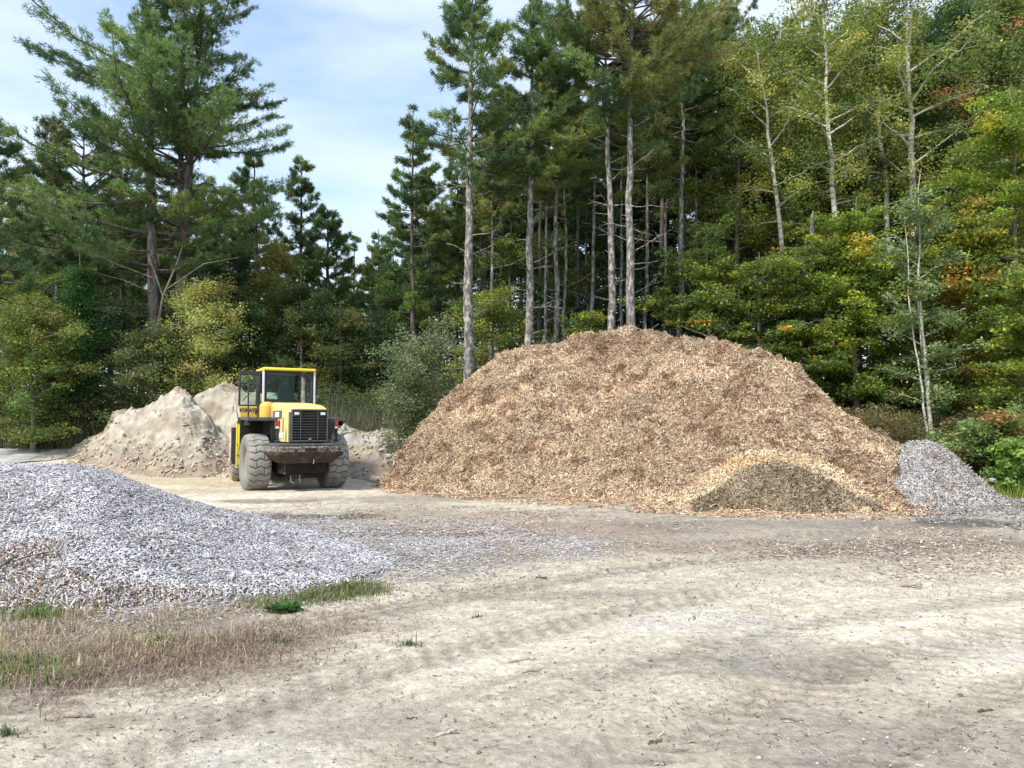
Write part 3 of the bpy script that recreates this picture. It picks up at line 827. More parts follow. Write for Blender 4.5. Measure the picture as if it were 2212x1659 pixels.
# ---- mid and right hand pines: base px, top px, top py, distance, r0, crown start, R, seed, palette, branches, dead, profile, bark, label
pines = [
    (-15, -5, 265, 30, .24, .42, 2.6, 1, PINE_G, 60, 6, 'cone', 1, 'dark pine with a thick trunk cut by the left edge of the photo'),
    (172, 180, 290, 36, .22, .50, 3.6, 2, PINE_DARK, 70, 14, 'broad', 0, 'grey trunked pine between the left edge and the giant pines'),
    (128, 118, 300, 40, .16, .40, 2.6, 3, PINE_OLIVE, 50, 8, 'cone', 1, 'thin olive pine just left of the grey trunked pine'),
    (268, 262, 330, 42, .17, .35, 2.8, 4, PINE_G, 50, 8, 'cone', 1, 'half hidden pine between the grey trunked pine and the giant pines'),
    (560, 548, 340, 40, .20, .30, 2.9, 5, PINE_G, 66, 6, 'cone', 1, 'pine with a ragged top just right of the giant pines'),
    (652, 650, 352, 41, .17, .26, 2.7, 6, PINE_G, 66, 5, 'cone', 1, 'slender spired pine standing above the yellow larch'),
    (712, 708, 452, 39, .19, .14, 2.7, 7, PINE_G + PINE_OLIVE[:2], 80, 3, 'cone', 1, 'broad low pine above the loader cab'),
    (762, 765, 520, 46, .15, .30, 2.2, 8, PINE_OLIVE, 46, 4, 'cone', 1, 'small far pine at the right foot of the open sky'),
    (822, 818, 495, 48, .16, .22, 2.4, 9, PINE_G, 50, 4, 'cone', 1, 'small far blue green pine at the bottom of the open sky'),
    (893, 893, 232, 35, .15, .44, 2.0, 10, PINE_G, 62, 10, 'cone', 1, 'slim pine at the right of the open sky, shorter than its neighbour'),
    (938, 920, 395, 36, .15, .40, 1.9, 11, PINE_G, 44, 14, 'cone', 1, 'dark stemmed pine with upswept limbs right of the slim pine'),
    (1008, 1022, -25, 28.5, .23, .56, 2.9, 12, PINE_G, 74, 30, 'cone', 0, 'tall pine with a lichened trunk rising at the left shoulder of the tan mound'),
    (982, 985, 325, 37, .15, .34, 2.1, 13, PINE_OLIVE, 60, 6, 'cone', 1, 'olive pine half hidden behind the tall lichened pine'),
    (1138, 1150, 14, 30, .20, .56, 2.4, 14, PINE_G + PINE_OLIVE[:2], 76, 30, 'cone', 0, 'tall pine with a brown tip and pale trunk, left of the thin paired trunks'),
    (1163, 1172, 120, 36, .12, .60, 2.0, 15, PINE_OLIVE, 46, 10, 'cone', 1, 'thin pine close behind the brown tipped pine'),
    (1198, 1208, 130, 32, .14, .62, 2.0, 16, PINE_BRONZE, 50, 18, 'cone', 0, 'thin pale trunked pine, left of a close pair'),
    (1222, 1222, 210, 34, .10, .66, 1.7, 17, PINE_OLIVE, 36, 16, 'cone', 0, 'very thin pale trunked pine, right of a close pair'),
    (1266, 1290, 205, 34, .12, .66, 2.0, 18, PINE_G, 40, 14, 'cone', 0, 'slanting thin pine with a forked foot behind the mound crest'),
    (1320, 1304, 40, 29, .19, .70, 3.0, 19, PINE_G + PINE_BRONZE[:1], 62, 34, 'broad', 0, 'tall pale trunked pine directly behind the crest, left of the broad bronze pine'),
    (1361, 1368, -60, 28, .21, .74, 3.5, 20, PINE_BRONZE + PINE_OLIVE, 72, 36, 'broad', 0, 'tall pine with a broad bronze crown and the palest trunk, behind the mound crest'),
    (1394, 1402, 150, 35, .12, .64, 2.2, 21, PINE_OLIVE, 44, 16, 'broad', 0, 'thin pine just right of the broad bronze pine'),
    (1466, 1470, 60, 34, .17, .66, 3.0, 22, PINE_G, 56, 16, 'broad', 0, 'grey double looking pine left of the first leaning aspen'),
    (1484, 1476, 120, 37, .14, .64, 2.6, 23, PINE_DARK, 50, 12, 'broad', 1, 'dark pine behind the grey pine left of the aspens'),
    (1524, 1512, 30, 38, .17, .60, 2.9, 24, PINE_DARK + PINE_OLIVE[:1], 60, 12, 'broad', 1, 'dark pine against the small sky hole left of the aspens'),
    (1592, 1585, 40, 42, .17, .58, 3.0, 25, PINE_DARK, 60, 10, 'broad', 1, 'dark pine behind the first leaning aspen'),
    (1745, 1735, 60, 42, .18, .40, 3.3, 26, PINE_DARK, 66, 12, 'broad', 1, 'dark pine between the first and second leaning aspens'),
    (1850, 1850, 130, 44, .18, .35, 3.4, 27, PINE_DARK, 60, 8, 'broad', 1, 'dark pine behind the third aspen'),
    (1422, 1428, 60, 40, .19, .62, 2.4, 28, PINE_G, 62, 8, 'broad', 1, 'shaded pine behind the broad bronze pine'),
    (1250, 1240, 130, 42, .18, .60, 2.2, 29, PINE_DARK, 62, 8, 'broad', 1, 'shaded pine in the gap between the thin pines and the crest pines'),
    (1085, 1080, 190, 42, .17, .46, 2.1, 30, PINE_G, 64, 8, 'cone', 1, 'shaded pine between the two tallest lichened pines'),
    (1045, 1050, 330, 40, .14, .34, 2.2, 31, PINE_OLIVE, 50, 8, 'cone', 1, 'low olive pine close right of the tall lichened trunk'),
    (1178, 1184, 190, 33.5, .09, .66, 1.5, 32, PINE_OLIVE, 34, 14, 'cone', 0, 'very thin pine between the brown tipped pine and the close pair'),
    (1246, 1252, 200, 35.5, .10, .66, 1.6, 33, PINE_G, 34, 12, 'cone', 1, 'thin dark stemmed pine right of the close pair'),
    (1338, 1340, 150, 35, .10, .66, 1.7, 34, PINE_OLIVE, 34, 14, 'cone', 0, 'thin pine seen between the two pale crest trunks'),
    (1432, 1438, 130, 35.5, .11, .66, 1.8, 35, PINE_G, 36, 14, 'cone', 0, 'thin pale pine between the thin pine and the grey pine'),
    (1505, 1500, 170, 36, .11, .66, 1.8, 36, PINE_G, 36, 12, 'cone', 0, 'thin grey pine close right of the grey double pine'),
    (1062, 1066, 200, 34.5, .11, .58, 1.6, 37, PINE_OLIVE, 40, 14, 'cone', 0, 'thin pale pine midway between the two tall lichened pines'),
    (1042, 1040, 260, 36.5, .10, .58, 1.5, 38, PINE_G, 36, 12, 'cone', 1, 'thin dark pine just right of the left tall lichened trunk'),
]
for (pb, pt, pyt, d, r0, cs, R, sd, pal, nb, dead, prof, dk, lab) in pines:
    b, H, ln = place(pb, pt, pyt, d)
    tree_pine(b, lab, bark=M_BARK_DARK if dk else M_BARK_PALE, H=H, lean=ln, r0=r0, cs=cs, R=R, seed=sd, pal=pal, nb=nb, dead=dead, prof=prof, dens=1.15 if prof == 'broad' else 1.25, nl=(.19, .030) if d < 35 else (.21, .036))
print('pines done')

# ---- aspens
aspens = [
    (1712, 1612, 10, 33.5, .15, .48, 1.00, 2.7, 41, 0.5, .10, 'leaning aspen with the fork low sprays of yellow green leaves, leftmost of the aspens'),
    (1855, 1768, -60, 33.0, .18, .50, 1.00, 2.8, 42, -.2, .10, 'leaning aspen in the middle, second from the left of the aspens'),
    (1900, 1838, -30, 35.0, .17, .50, 1.00, 2.5, 43, .2, .10, 'thinner aspen, left one of the close pair beside the palest aspen'),
    (1935, 1886, -40, 34.5, .17, .50, 1.00, 2.5, 44, 0.0, .12, 'thinner aspen, right one of the close pair beside the palest aspen'),
    (1985, 1958, -110, 33.0, .22, .52, 1.00, 3.0, 45, .1, .10, 'tallest palest aspen with upswept bare limbs, rightmost of the aspens'),
]
for (pb, pt, pyt, d, r0, c0, c1, R, sd, bow, gap, lab) in aspens:
    b, H, ln = place(pb, pt, pyt, d)
    tree_leafy(b, lab, bark=M_BARK_ASPEN, cat='aspen tree', name='aspen_tree', H=H, lean=ln, r0=r0, c0=c0, c1=c1, R=R, seed=sd, pal=ASPEN, n_limb=24, per_limb=12, leaves=50, leaf=.115, flat=.8, spread=.62, gap=gap + .12, up=.75, bow=bow, shape='egg')

# ---- leafy trees: base px, top px, top py, d, r0, c0, R, seed, palette, weights, limbs, per, leaves, leaf, flat, shape, label
leafy = [
    # left side
    ('larch_tree', 598, 598, 488, 34.5, .12, .05, 2.1, 61, [(.15, .165, .04), (.19, .18, .045), (.12, .14, .035), (.22, .17, .045)], None, 50, 9, 60, .085, .7, 'cone', 'yellowing larch with an orange tip behind the loader cab'),
    ('birch_tree', 440, 442, 590, 31.6, .08, .06, 2.0, 62, [(.26, .30, .09), (.21, .26, .075), (.33, .33, .10), (.27, .25, .08)], None, 40, 11, 62, .085, .8, 'egg', 'rounded yellow green young birch right behind the sand heap'),
    ('cedar_tree', 168, 172, 545, 30.5, .12, .02, 1.25, 63, [(.035, .10, .020), (.05, .125, .024), (.03, .08, .02)], None, 50, 9, 70, .08, 1.1, 'cone', 'narrow bright dark green evergreen left of the sand heap'),
    ('maple_tree', 75, 78, 640, 28.5, .10, .06, 2.2, 64, [(.11, .135, .03), (.095, .13, .028), (.13, .135, .032), (.07, .11, .026)], None, 40, 10, 62, .10, .6, 'egg', 'olive maple with rusty tinges at the left edge above the grass bank'),
    ('maple_tree', 20, 22, 590, 33, .12, .08, 2.3, 65, MAPLE, None, 34, 10, 66, .10, .5, 'egg', 'green maple behind the rusty tinged maple at the left edge'),
    ('maple_tree', 240, 242, 640, 31.5, .10, .05, 1.9, 66, [(.05, .085, .04), (.065, .10, .045), (.085, .11, .04)], None, 36, 10, 62, .09, .6, 'egg', 'dull green bushy tree between the narrow evergreen and the great boles'),
    ('maple_tree', 328, 328, 700, 30.4, .08, .04, 1.6, 67, [(.09, .12, .04), (.11, .12, .035), (.06, .09, .035)], None, 32, 9, 58, .09, .6, 'egg', 'low olive tree under the left great bole'),
    ('maple_tree', 545, 540, 640, 33.5, .10, .05, 1.9, 68, DARKG, None, 36, 10, 62, .09, .6, 'egg', 'dark green tree between the rounded birch and the yellowing larch'),
    ('maple_tree', 500, 500, 500, 36, .14, .15, 2.2, 69, DARKG + [(.06, .09, .03)], None, 36, 10, 64, .10, .6, 'egg', 'shaded dark tree right of the great boles'),
    ('maple_tree', 650, 650, 590, 33.5, .10, .04, 1.9, 70, DARKG + [(.09, .10, .03)], None, 38, 10, 60, .09, .6, 'egg', 'dark green tree directly behind the loader cab'),
    ('maple_tree', 735, 735, 650, 33.5, .10, .04, 2.0, 71, [(.05, .085, .028), (.08, .105, .03), (.13, .12, .035)], None, 38, 10, 60, .09, .6, 'egg', 'green tree with ochre patches right of the cab'),
    ('maple_tree', 800, 800, 665, 35, .10, .04, 2.0, 72, DARKG, None, 36, 10, 60, .09, .6, 'egg', 'dark leafy tree below the small far pine'),
    ('maple_tree', 860, 860, 600, 37, .10, .08, 2.0, 73, DARKG + MAPLE[:2], None, 34, 10, 60, .10, .6, 'egg', 'mid green tree behind the feathery bush'),
    ('pine_sapling', 855, 850, 545, 38.5, .12, .10, 2.4, 74, [(.07, .12, .035), (.055, .10, .03)], None, 40, 9, 60, .09, .5, 'cone', 'soft bright green young pine below the slim pine'),
    ('willow_bush', 905, 905, 748, 26.0, .05, .05, 1.6, 75, [(.12, .155, .07), (.09, .125, .055), (.15, .175, .085)], None, 40, 12, 52, .075, .9, 'round', 'feathery grey green bush left of the tan mound'),
    ('maple_tree', 1060, 1060, 610, 31.5, .08, .04, 1.8, 76, [(.12, .15, .032), (.16, .17, .035), (.09, .12, .03)], None, 32, 10, 60, .10, .6, 'egg', 'olive yellow young tree right of the tall lichened trunk'),
    ('maple_tree', 1100, 1105, 480, 35.5, .12, .10, 2.3, 77, DARKG + MAPLE[:2], None, 36, 10, 64, .10, .6, 'egg', 'dark green tree behind the brown tipped pine trunk'),
    ('maple_tree', 1180, 1180, 470, 37, .12, .10, 2.4, 78, [(.10, .12, .03), (.07, .10, .028), (.05, .085, .026)], None, 36, 10, 64, .10, .6, 'egg', 'olive tree behind the thin paired trunks'),
    ('maple_tree', 1265, 1265, 420, 37.5, .12, .12, 2.5, 79, DARKG, None, 36, 10, 66, .10, .6, 'egg', 'deep green tree behind the slanting thin pine'),
    ('maple_tree', 1270, 1270, 660, 31, .06, .05, 1.4, 80, MAPLE, None, 24, 9, 56, .10, .6, 'egg', 'small green sapling peeping over the left of the crest'),
    ('maple_tree', 1410, 1410, 520, 36.5, .12, .08, 2.5, 81, DARKG, None, 38, 10, 66, .10, .6, 'egg', 'deep green tree right of the broad bronze pine trunk'),
    # right side
    ('maple_tree', 1530, 1525, 500, 30.0, .13, .10, 2.6, 82, MAPLE, [3, 4, 2, 3, 1], 38, 11, 72, .115, .42, 'egg', 'green maple at the right of the crest, in front of the far trunks'),
    ('maple_tree', 1640, 1640, 545, 28.3, .12, .10, 2.6, 83, MAPLE + [(.38, .24, .05)], [3, 3, 3, 2, 1.5, .7], 40, 11, 76, .12, .38, 'egg', 'layered maple with an orange spray at its left'),
    ('maple_tree', 1745, 1740, 520, 29.2, .13, .12, 2.4, 84, MAPLE, [3, 3, 3, 3, 1], 38, 11, 72, .12, .4, 'egg', 'layered green maple around the broken pale snag'),
    ('maple_tree', 1850, 1850, 425, 28.2, .13, .20, 2.2, 85, MAPLE_Y, [2, 3, 1, 3, 3], 36, 11, 72, .12, .42, 'egg', 'bright yellow green maple below the close pair of aspens'),
    ('maple_tree', 1790, 1800, 470, 30.5, .13, .12, 2.4, 86, MAPLE_O, [2, .8, 3, 3, 1], 34, 10, 66, .12, .45, 'egg', 'yellow and olive maple below the second leaning aspen'),
    ('maple_tree', 1935, 1930, 520, 29.0, .12, .15, 2.4, 87, MAPLE, [3, 4, 2, 4, .3], 38, 11, 72, .12, .4, 'egg', 'dark green maple just left of the silvery sapling'),
    ('maple_tree', 2090, 2085, 420, 28.5, .14, .14, 2.6, 88, MAPLE_O, [2, 1.2, 3, 3, 2], 42, 11, 74, .12, .4, 'egg', 'orange flecked maple right of the silvery sapling'),
    ('maple_tree', 2190, 2180, 190, 27.5, .16, .14, 3.1, 89, MAPLE_Y, [3, 3, 1.4, 3, 3], 50, 12, 76, .12, .38, 'egg', 'big yellow green maple at the right edge with layered branches'),
    ('maple_tree', 2260, 2250, 560, 23.5, .09, .05, 1.8, 90, MAPLE, [2, 2, 4, 1, 2], 34, 11, 64, .12, .4, 'egg', 'leafy maple branch reaching in at the right edge above the round bush'),
    ('maple_tree', 1600, 1600, 60, 36, .18, .30, 3.2, 91, ASPEN + MAPLE, None, 46, 11, 66, .13, .6, 'egg', 'tall yellow green tree behind the leftmost aspen'),
    ('maple_tree', 1720, 1710, 10, 38, .2, .30, 3.6, 92, ASPEN[:3] + MAPLE[:4], None, 50, 11, 70, .14, .6, 'egg', 'tall olive tree between the first and second aspens'),
    ('maple_tree', 1850, 1860, -20, 37, .2, .30, 3.6, 93, ASPEN + MAPLE[:2], None, 50, 11, 66, .14, .6, 'egg', 'tall olive tree behind the close pair of aspens'),
    ('oak_tree', 2060, 2065, -40, 36, .22, .28, 3.8, 94, DARKG + [(.06, .10, .045), (.07, .11, .05)], None, 56, 11, 78, .14, .6, 'egg', 'tall dark green oak right of the palest aspen'),
    ('oak_tree', 2180, 2170, -60, 33, .22, .35, 3.8, 95, [(.12, .16, .045), (.09, .13, .04), (.16, .19, .05), (.30, .13, .05)], [3, 3, 3, .5], 56, 11, 74, .13, .55, 'egg', 'tall olive oak with a rust red spray at the top right'),
    ('oak_tree', 1960, 1965, 100, 40, .2, .25, 3.6, 96, DARKG, None, 50, 11, 74, .14, .6, 'egg', 'dark tree behind the palest aspen trunk'),
    ('maple_tree', 2010, 2010, 560, 33, .12, .08, 2.8, 97, DARKG, None, 38, 10, 70, .12, .45, 'egg', 'shaded dark maple behind the silvery sapling'),
    ('maple_tree', 2130, 2130, 600, 34, .12, .08, 2.8, 98, DARKG, None, 38, 10, 70, .12, .45, 'egg', 'shaded dark maple in the deep shade at the right'),
    ('maple_tree', 1470, 1465, 560, 36, .12, .08, 2.4, 99, DARKG + MAPLE[:1], None, 36, 10, 64, .11, .5, 'egg', 'dark maple behind the grey pine trunks right of the crest'),
]
for (nm, pb, pt, pyt, d, r0, c0, R, sd, pal, wt, nl_, pl_, lv, lf, fl, shp, lab) in leafy:
    b, H, ln = place(pb, pt, pyt, d)
    cat = 'bush' if 'bush' in nm else 'tree'
    tree_leafy(b, lab, cat=cat, name=nm, H=H, lean=ln, r0=r0, c0=c0, c1=1.0, R=R, seed=sd, pal=pal, wts=wt, n_limb=nl_, per_limb=pl_, leaves=lv, leaf=lf, flat=fl,
               spread=.5 * max(1, R / 2.4), shape=shp, up=.3 if shp != 'round' else .8, multi=3 if shp == 'round' else 1)
# silvery sapling with two pale stems
b, H, ln = place(2008, 1988, 375, 24.6)
tree_leafy(b, 'slender silvery green sapling with thin pale stems above the undergrowth', bark=M_BARK_ASPEN, cat='tree', name='poplar_sapling', H=H, lean=ln, r0=.07, c0=.22, c1=1.0, R=1.45, seed=120,
           pal=GREYG, n_limb=30, per_limb=8, leaves=42, leaf=.105, flat=.7, spread=.42, up=.6, multi=3, gap=.1)
# fallen-over leaves near the edge, round bush
for (px, pyt, d, R, sd, lab, pal) in (
        (2150, 925, 21.3, 1.35, 130, 'round leafy green bush with red tips behind the grey pile', [(.13, .19, .06), (.10, .155, .05), (.17, .22, .06), (.24, .15, .06)]),
        (2215, 985, 19.6, 1.05, 131, 'lower bright green bush at the right edge in front of the round bush', [(.10, .17, .05), (.13, .2, .05), (.16, .24, .05)]),
        (290, 850, 30.6, .45, 133, 'thin bright sapling sprouting behind the left shoulder of the sand heap', MAPLE[:3])):
    b, H, ln = place(px, px, pyt, d)
    tree_leafy(b, lab, cat='bush', name='leafy_bush', H=H, lean=ln, r0=.03, c0=.05, c1=1.0, R=R, seed=sd, pal=pal, n_limb=int(26 * max(R, .5)) , per_limb=9, leaves=44, leaf=.11 if R > 1 else .07, flat=.6, spread=.36 * max(.5, R / 1.3), up=.7, multi=3, shape='egg')
print('leafy done')

# ---- broken pale snag
b, H, ln = place(1765, 1764, 456, 29.6)
rt = empty('dead_snag', b)
T = Tubes()
T.add([(0, 0, 0), (.02, 0, H * .5), (-.03, 0, H * .86), (-.02, .01, H * .97), (.03, 0, H)], [.13, .11, .10, .075, .02], 10)
T.add([(0, 0, H * .7), (.25, -.1, H * .74), (.4, -.1, H * .72)], [.03, .02, .008], 5)
T.build('trunk', M_BARK_PALE, rt)
tag(rt, 'broken off dead trunk, pale, standing among the green maples', 'dead tree')

# ---- forked white snag beside the great bole
b = G(336, 30.9)
rt = empty('dead_snag', b)
T = Tubes()
def PL(px, py, d): return (P(px, py, d) - b)[:]
T.add([(0, 0, 0), PL(338, 720, 30.9), PL(352, 640, 30.9), PL(382, 570, 30.9), PL(395, 530, 31)], [.06, .055, .05, .035, .015], 7)
T.add([PL(352, 640, 30.9), PL(335, 590, 30.9), PL(322, 555, 30.8), PL(338, 540, 30.8), PL(345, 575, 30.8)], [.035, .028, .025, .02, .01], 6)
T.add([PL(330, 600, 30.9), PL(250, 570, 30.6), PL(190, 540, 30.4)], [.03, .018, .006], 5)
T.add([PL(330, 632, 30.9), PL(270, 606, 30.6), PL(210, 590, 30.4)], [.03, .018, .006], 5)
T.add([PL(360, 625, 30.9), PL(440, 570, 30.6), PL(520, 555, 30.4)], [.03, .018, .006], 5)
T.build('trunk', M_BARK_TWIG, rt)
tag(rt, 'bleached forked dead tree leaning on the left great bole', 'dead tree')

# ---- far stand of thin pines behind everything: a few shared trees, copied one by one
protos = []
for k, (H_, cs_, R_, pal_) in enumerate(((15, .5, 2.6, PINE_DARK), (17, .55, 2.8, PINE_G), (14, .4, 2.5, PINE_OLIVE), (16, .3, 2.9, PINE_DARK), (12, .2, 2.4, PINE_G))):
    T, B2, v, f, c = pine_geo(H=H_, lean=(.3 * (-1) ** k, 0), r0=.16, cs=cs_, R=R_, seed=200 + k, pal=pal_, nb=64, dead=18, prof='broad' if k < 2 else 'cone', dens=1.1, nl=(.24, .045))
    rt = empty('pine_tree', (0, -200, 0))
    a = T.build('trunk', M_BARK_DARK, rt)
    b3 = B2.build('branches', M_BARK_DARK, rt)
    bb = np_mesh('crown', v, f, M_NEEDLE, col=c, parent=rt)
    protos.append([rt, a, bb, H_, False, b3])
def far_tree(px, py_top, d, k, lab, grp, rz):
    rt, a, bb, H_, used, b3 = protos[k]
    g = G(px, d)
    t = P(px, py_top, d)
    s = (t.z - g.z) / H_
    if used:
        r2 = rt.copy(); COL.objects.link(r2)
        for ch in (a, b3, bb):
            c2 = ch.copy(); COL.objects.link(c2); c2.parent = r2
        rt = r2
    protos[k][4] = True
    rt.location = (g.x, g.y, g.z - .1); rt.scale = (min(s, 1.25), min(s, 1.25), s); rt.rotation_euler = (0, 0, rz)
    tag(rt, lab, 'pine tree', grp)
fr = random.Random(5)
for px in range(-90, 800, 33):
    top = float(np.interp(px, [-90, 0, 120, 300, 480, 600, 700, 800], [330, 360, 430, 420, 430, 540, 590, 640])) + fr.uniform(-25, 45)
    far_tree(px + fr.uniform(-12, 12), top, fr.uniform(44, 58), fr.choice([0, 2, 3, 4, 3]), 'one of the distant dark pines filling the wood behind the left side of the yard', 'distant pines on the left', fr.uniform(0, 6.28))
for px in range(800, 1480, 36):
    top = float(np.interp(px, [800, 850, 900, 1000, 1100, 1300, 1480], [560, 500, 470, 400, 330, 300, 290])) + fr.uniform(-30, 50)
    far_tree(px + fr.uniform(-10, 10), top, fr.uniform(43, 58), fr.choice([0, 1, 1, 2, 3]), 'one of the distant pines standing behind the tall trunks in the middle of the wood', 'distant pines in the middle', fr.uniform(0, 6.28))
for px in range(1480, 2320, 38):
    top = float(np.interp(px, [1480, 1560, 1700, 2300], [230, 260, 130, 0])) + fr.uniform(-30, 60)
    far_tree(px + fr.uniform(-12, 12), top, fr.uniform(44, 58), fr.choice([0, 1, 3]), 'one of the distant dark pines behind the aspens and maples on the right', 'distant pines on the right', fr.uniform(0, 6.28))

# ---- dense wood fill: low leafy mass far behind, reads as one
def mass(name, boxes, n, leaf, pal, seed, lab, cat='undergrowth', thr=.5, nsc=.5):
    rng = np.random.default_rng(seed)
    C = []
    for (pa, pb_, pyt, pyb, d0, d1, share) in boxes:
        m = int(n * share * 2.4)
        d = rng.uniform(d0, d1, m); px = rng.uniform(pa, pb_, m)
        x = (px - CX) / F * d
        zt = CAM_H + (918 - np.interp(px, [q[0] for q in pyt], [q[1] for q in pyt])) / F * d
        g = terr(x, d)
        z = g + rng.random(m) ** 1.1 * np.maximum(zt - g, .2) * 1.35
        q = np.stack([x, d, z], 1)
        nz = fbm(x * nsc, d * nsc, z * nsc * 1.2, 3)
        hmax = g + (zt - g) * (.55 + .8 * fbm(x * .7, d * .7, 4.0, 4))
        C.append(q[(nz > thr - .03 * (z < g + 1.5)) & (z < hmax)])
    c = np.concatenate(C)[:n]
    k = len(c)
    nn = norm(rng.normal(0, .6, (k, 3)) + np.array([0, 0, 1.0]))
    t = norm(np.cross(nn, rng.normal(0, 1, (k, 3)))); b_ = np.cross(nn, t)
    l = leaf * rng.uniform(.6, 1.3, (k, 1)) * .5; w = l * .7
    v = np.stack([c - t * l, c + b_ * w, c + t * l, c - b_ * w], 1).reshape(-1, 3)
    pk = fbm(c[:, 0] * .5 + 50, c[:, 1] * .5, c[:, 2] * .5, 2)
    pal = np.array(pal) * FOL_L
    ci = np.clip(((pk - .3) / .4 * len(pal) + rng.normal(0, .6, k)).astype(int), 0, len(pal) - 1)
    col = np.repeat(pal[ci] * rng.lognormal(0, .2, (k, 1)), 4, 0)
    o = np_mesh(name, v, np.arange(k * 4).reshape(-1, 4), M_LEAF, col=col)
    tag(o, lab, cat, kind='stuff')
    return o
mass('distant_woods', [(-150, 800, [(-150, 560), (100, 600), (480, 580), (640, 650), (800, 720)], 0, 38, 60, .3), (800, 1500, [(800, 720), (900, 670), (1100, 600), (1500, 560)], 0, 38, 56, .24),
                       (1450, 2400, [(1450, 560), (1700, 420), (2400, 300)], 0, 38, 56, .4)],
     330000, .20, DARKG + [(.07, .09, .03), (.09, .11, .03)], 300, 'dark leafy mass of the deep wood far behind the trunks', 'woods', thr=.50, nsc=.45)
mass('undergrowth', [(1800, 2420, [(1800, 880), (2000, 878), (2420, 885)], 0, 22.6, 31, 1.0)], 160000, .075, [(.09, .095, .035), (.11, .11, .04), (.13, .11, .05), (.16, .10, .06), (.075, .085, .03)], 301,
     'brownish green low brush covering the bank under the trees at the right', 'undergrowth', thr=.42, nsc=.9)
mass('undergrowth', [(-200, 420, [(-200, 860), (100, 850), (420, 880)], 0, 29.0, 36, 1.0)], 60000, .09, [(.05, .075, .028), (.08, .09, .03), (.10, .10, .035), (.06, .07, .03)], 302,
     'dark green brush at the foot of the left hand trees', 'undergrowth', thr=.42, nsc=.9)
mass('undergrowth', [(560, 1120, [(560, 850), (800, 855), (1120, 800)], 0, 28.5, 36, 1.0)], 60000, .09, [(.05, .075, .028), (.06, .09, .03), (.10, .10, .035)], 303,
     'dark brush at the wood edge between the loader and the tan mound', 'undergrowth', thr=.42, nsc=.9)
print('woods done')
# ------------------------------------------------------------------ wheel loader seen from behind
def mat_paint(name, base, dust, amt=.5, rough=.45, spec=.5):
    m, n, l = new_mat(name)
    tc = nd(n, 'ShaderNodeTexCoord')
    nz = nd(n, 'ShaderNodeTexNoise', Scale=5.5, Detail=9, Roughness=.7)
    l.new(tc.outputs['Object'], nz.inputs['Vector'])
    r = ramp(n, [(.40, (0, 0, 0)), (.72, (amt, amt, amt))])
    l.new(nz.outputs['Fac'], r.inputs['Fac'])
    mx = nd(n, 'ShaderNodeMix', data_type='RGBA')
    mx.inputs[6].default_value = (*base, 1); mx.inputs[7].default_value = (*dust, 1)
    l.new(r.outputs['Color'], mx.inputs[0])
    b = nd(n, 'ShaderNodeBsdfPrincipled', Roughness=rough)
    b.inputs['Specular IOR Level'].default_value = spec
    l.new(mx.outputs[2], b.inputs['Base Color'])
    rr = nd(n, 'ShaderNodeMapRange')
    rr.inputs['To Min'].default_value, rr.inputs['To Max'].default_value = rough - .1, min(rough + .35, 1)
    l.new(nz.outputs['Fac'], rr.inputs['Value']); l.new(rr.outputs[0], b.inputs['Roughness'])
    o = nd(n, 'ShaderNodeOutputMaterial'); l.new(b.outputs[0], o.inputs['Surface'])
    return m
M_YEL = mat_paint('lit_faded_yellow_paint', (.80, .61, .19), (.52, .42, .27), .75)  # hood yellow: strong light on it painted into the paler tone, besides fading
M_ORG = mat_paint('yellow_paint', (.74, .47, .055), (.48, .35, .17), .6)
M_BRY = mat_paint('bright_yellow_paint', (.80, .66, .04), (.6, .5, .2), .25)
M_BLK = mat_paint('black_paint', (.018, .019, .022), (.11, .10, .085), .35)
M_SLATE = mat_paint('slate_paint', (.050, .062, .070), (.20, .19, .165), .5)
M_RUB = mat_attr('tyre_rubber', rough=.95, var=.22, vscale=7.0, bump=.5, bscale=60, bdist=.004)
M_RIM = mat_paint('dusty_rim', (.26, .215, .16), (.34, .31, .27), .7, .8)
M_RUST = mat_noise('rusty_counterweight', [(.35, (.020, .015, .014)), (.5, (.042, .027, .021)), (.62, (.085, .048, .032)), (.78, (.20, .17, .145))], scale=5, detail=9, rough=.85, bump=.5, bscale=25)
M_SCUFF = mat_noise('scuffed_counterweight', [(.36, (.03, .03, .032)), (.47, (.12, .09, .07)), (.55, (.34, .30, .26)), (.62, (.10, .075, .06)), (.72, (.42, .38, .32))], scale=11, detail=9, rough=.8, bump=.6, bscale=35, stretch=(1, 1, 1.4))
M_STEEL = mat_noise('worn_steel', [(.3, (.35, .30, .25)), (.7, (.66, .62, .56))], scale=6, rough=.6, bump=.2)
M_CHROME = mat_noise('exhaust_metal', [(.35, (.16, .11, .10)), (.6, (.34, .30, .29)), (.75, (.6, .58, .56))], scale=5, rough=.4, metallic=.7, bump=.1)
M_DARK = mat_noise('near_black_metal', [(.3, (.010, .009, .009)), (.7, (.030, .027, .024))], scale=5, rough=.9, bump=.2)  # one near-black tone for frames, arches, slots and radiator mesh
M_LAMPW = mat_noise('lamp_lens', [(.3, (.62, .62, .62)), (.7, (.78, .78, .80))], scale=20, rough=.2, bump=.3, bscale=90)
M_RED = mat_noise('red_lens', [(.3, (.50, .015, .01)), (.7, (.62, .03, .02))], scale=10, rough=.25, bump=.2, bscale=90)
M_AMBER = mat_noise('amber_lens', [(.3, (.62, .16, .02)), (.7, (.7, .22, .03))], scale=10, rough=.25, bump=.2, bscale=90)
M_WHITE = mat_noise('white_trim', [(.3, (.60, .61, .64)), (.7, (.76, .77, .80))], scale=5, rough=.6, bump=.05)
M_BLUE = mat_noise('blue_white_decal', [(.40, (.34, .48, .62)), (.50, (.62, .70, .76)), (.62, (.80, .83, .84))], scale=14, rough=.5, bump=0, stretch=(1, 1, 3))
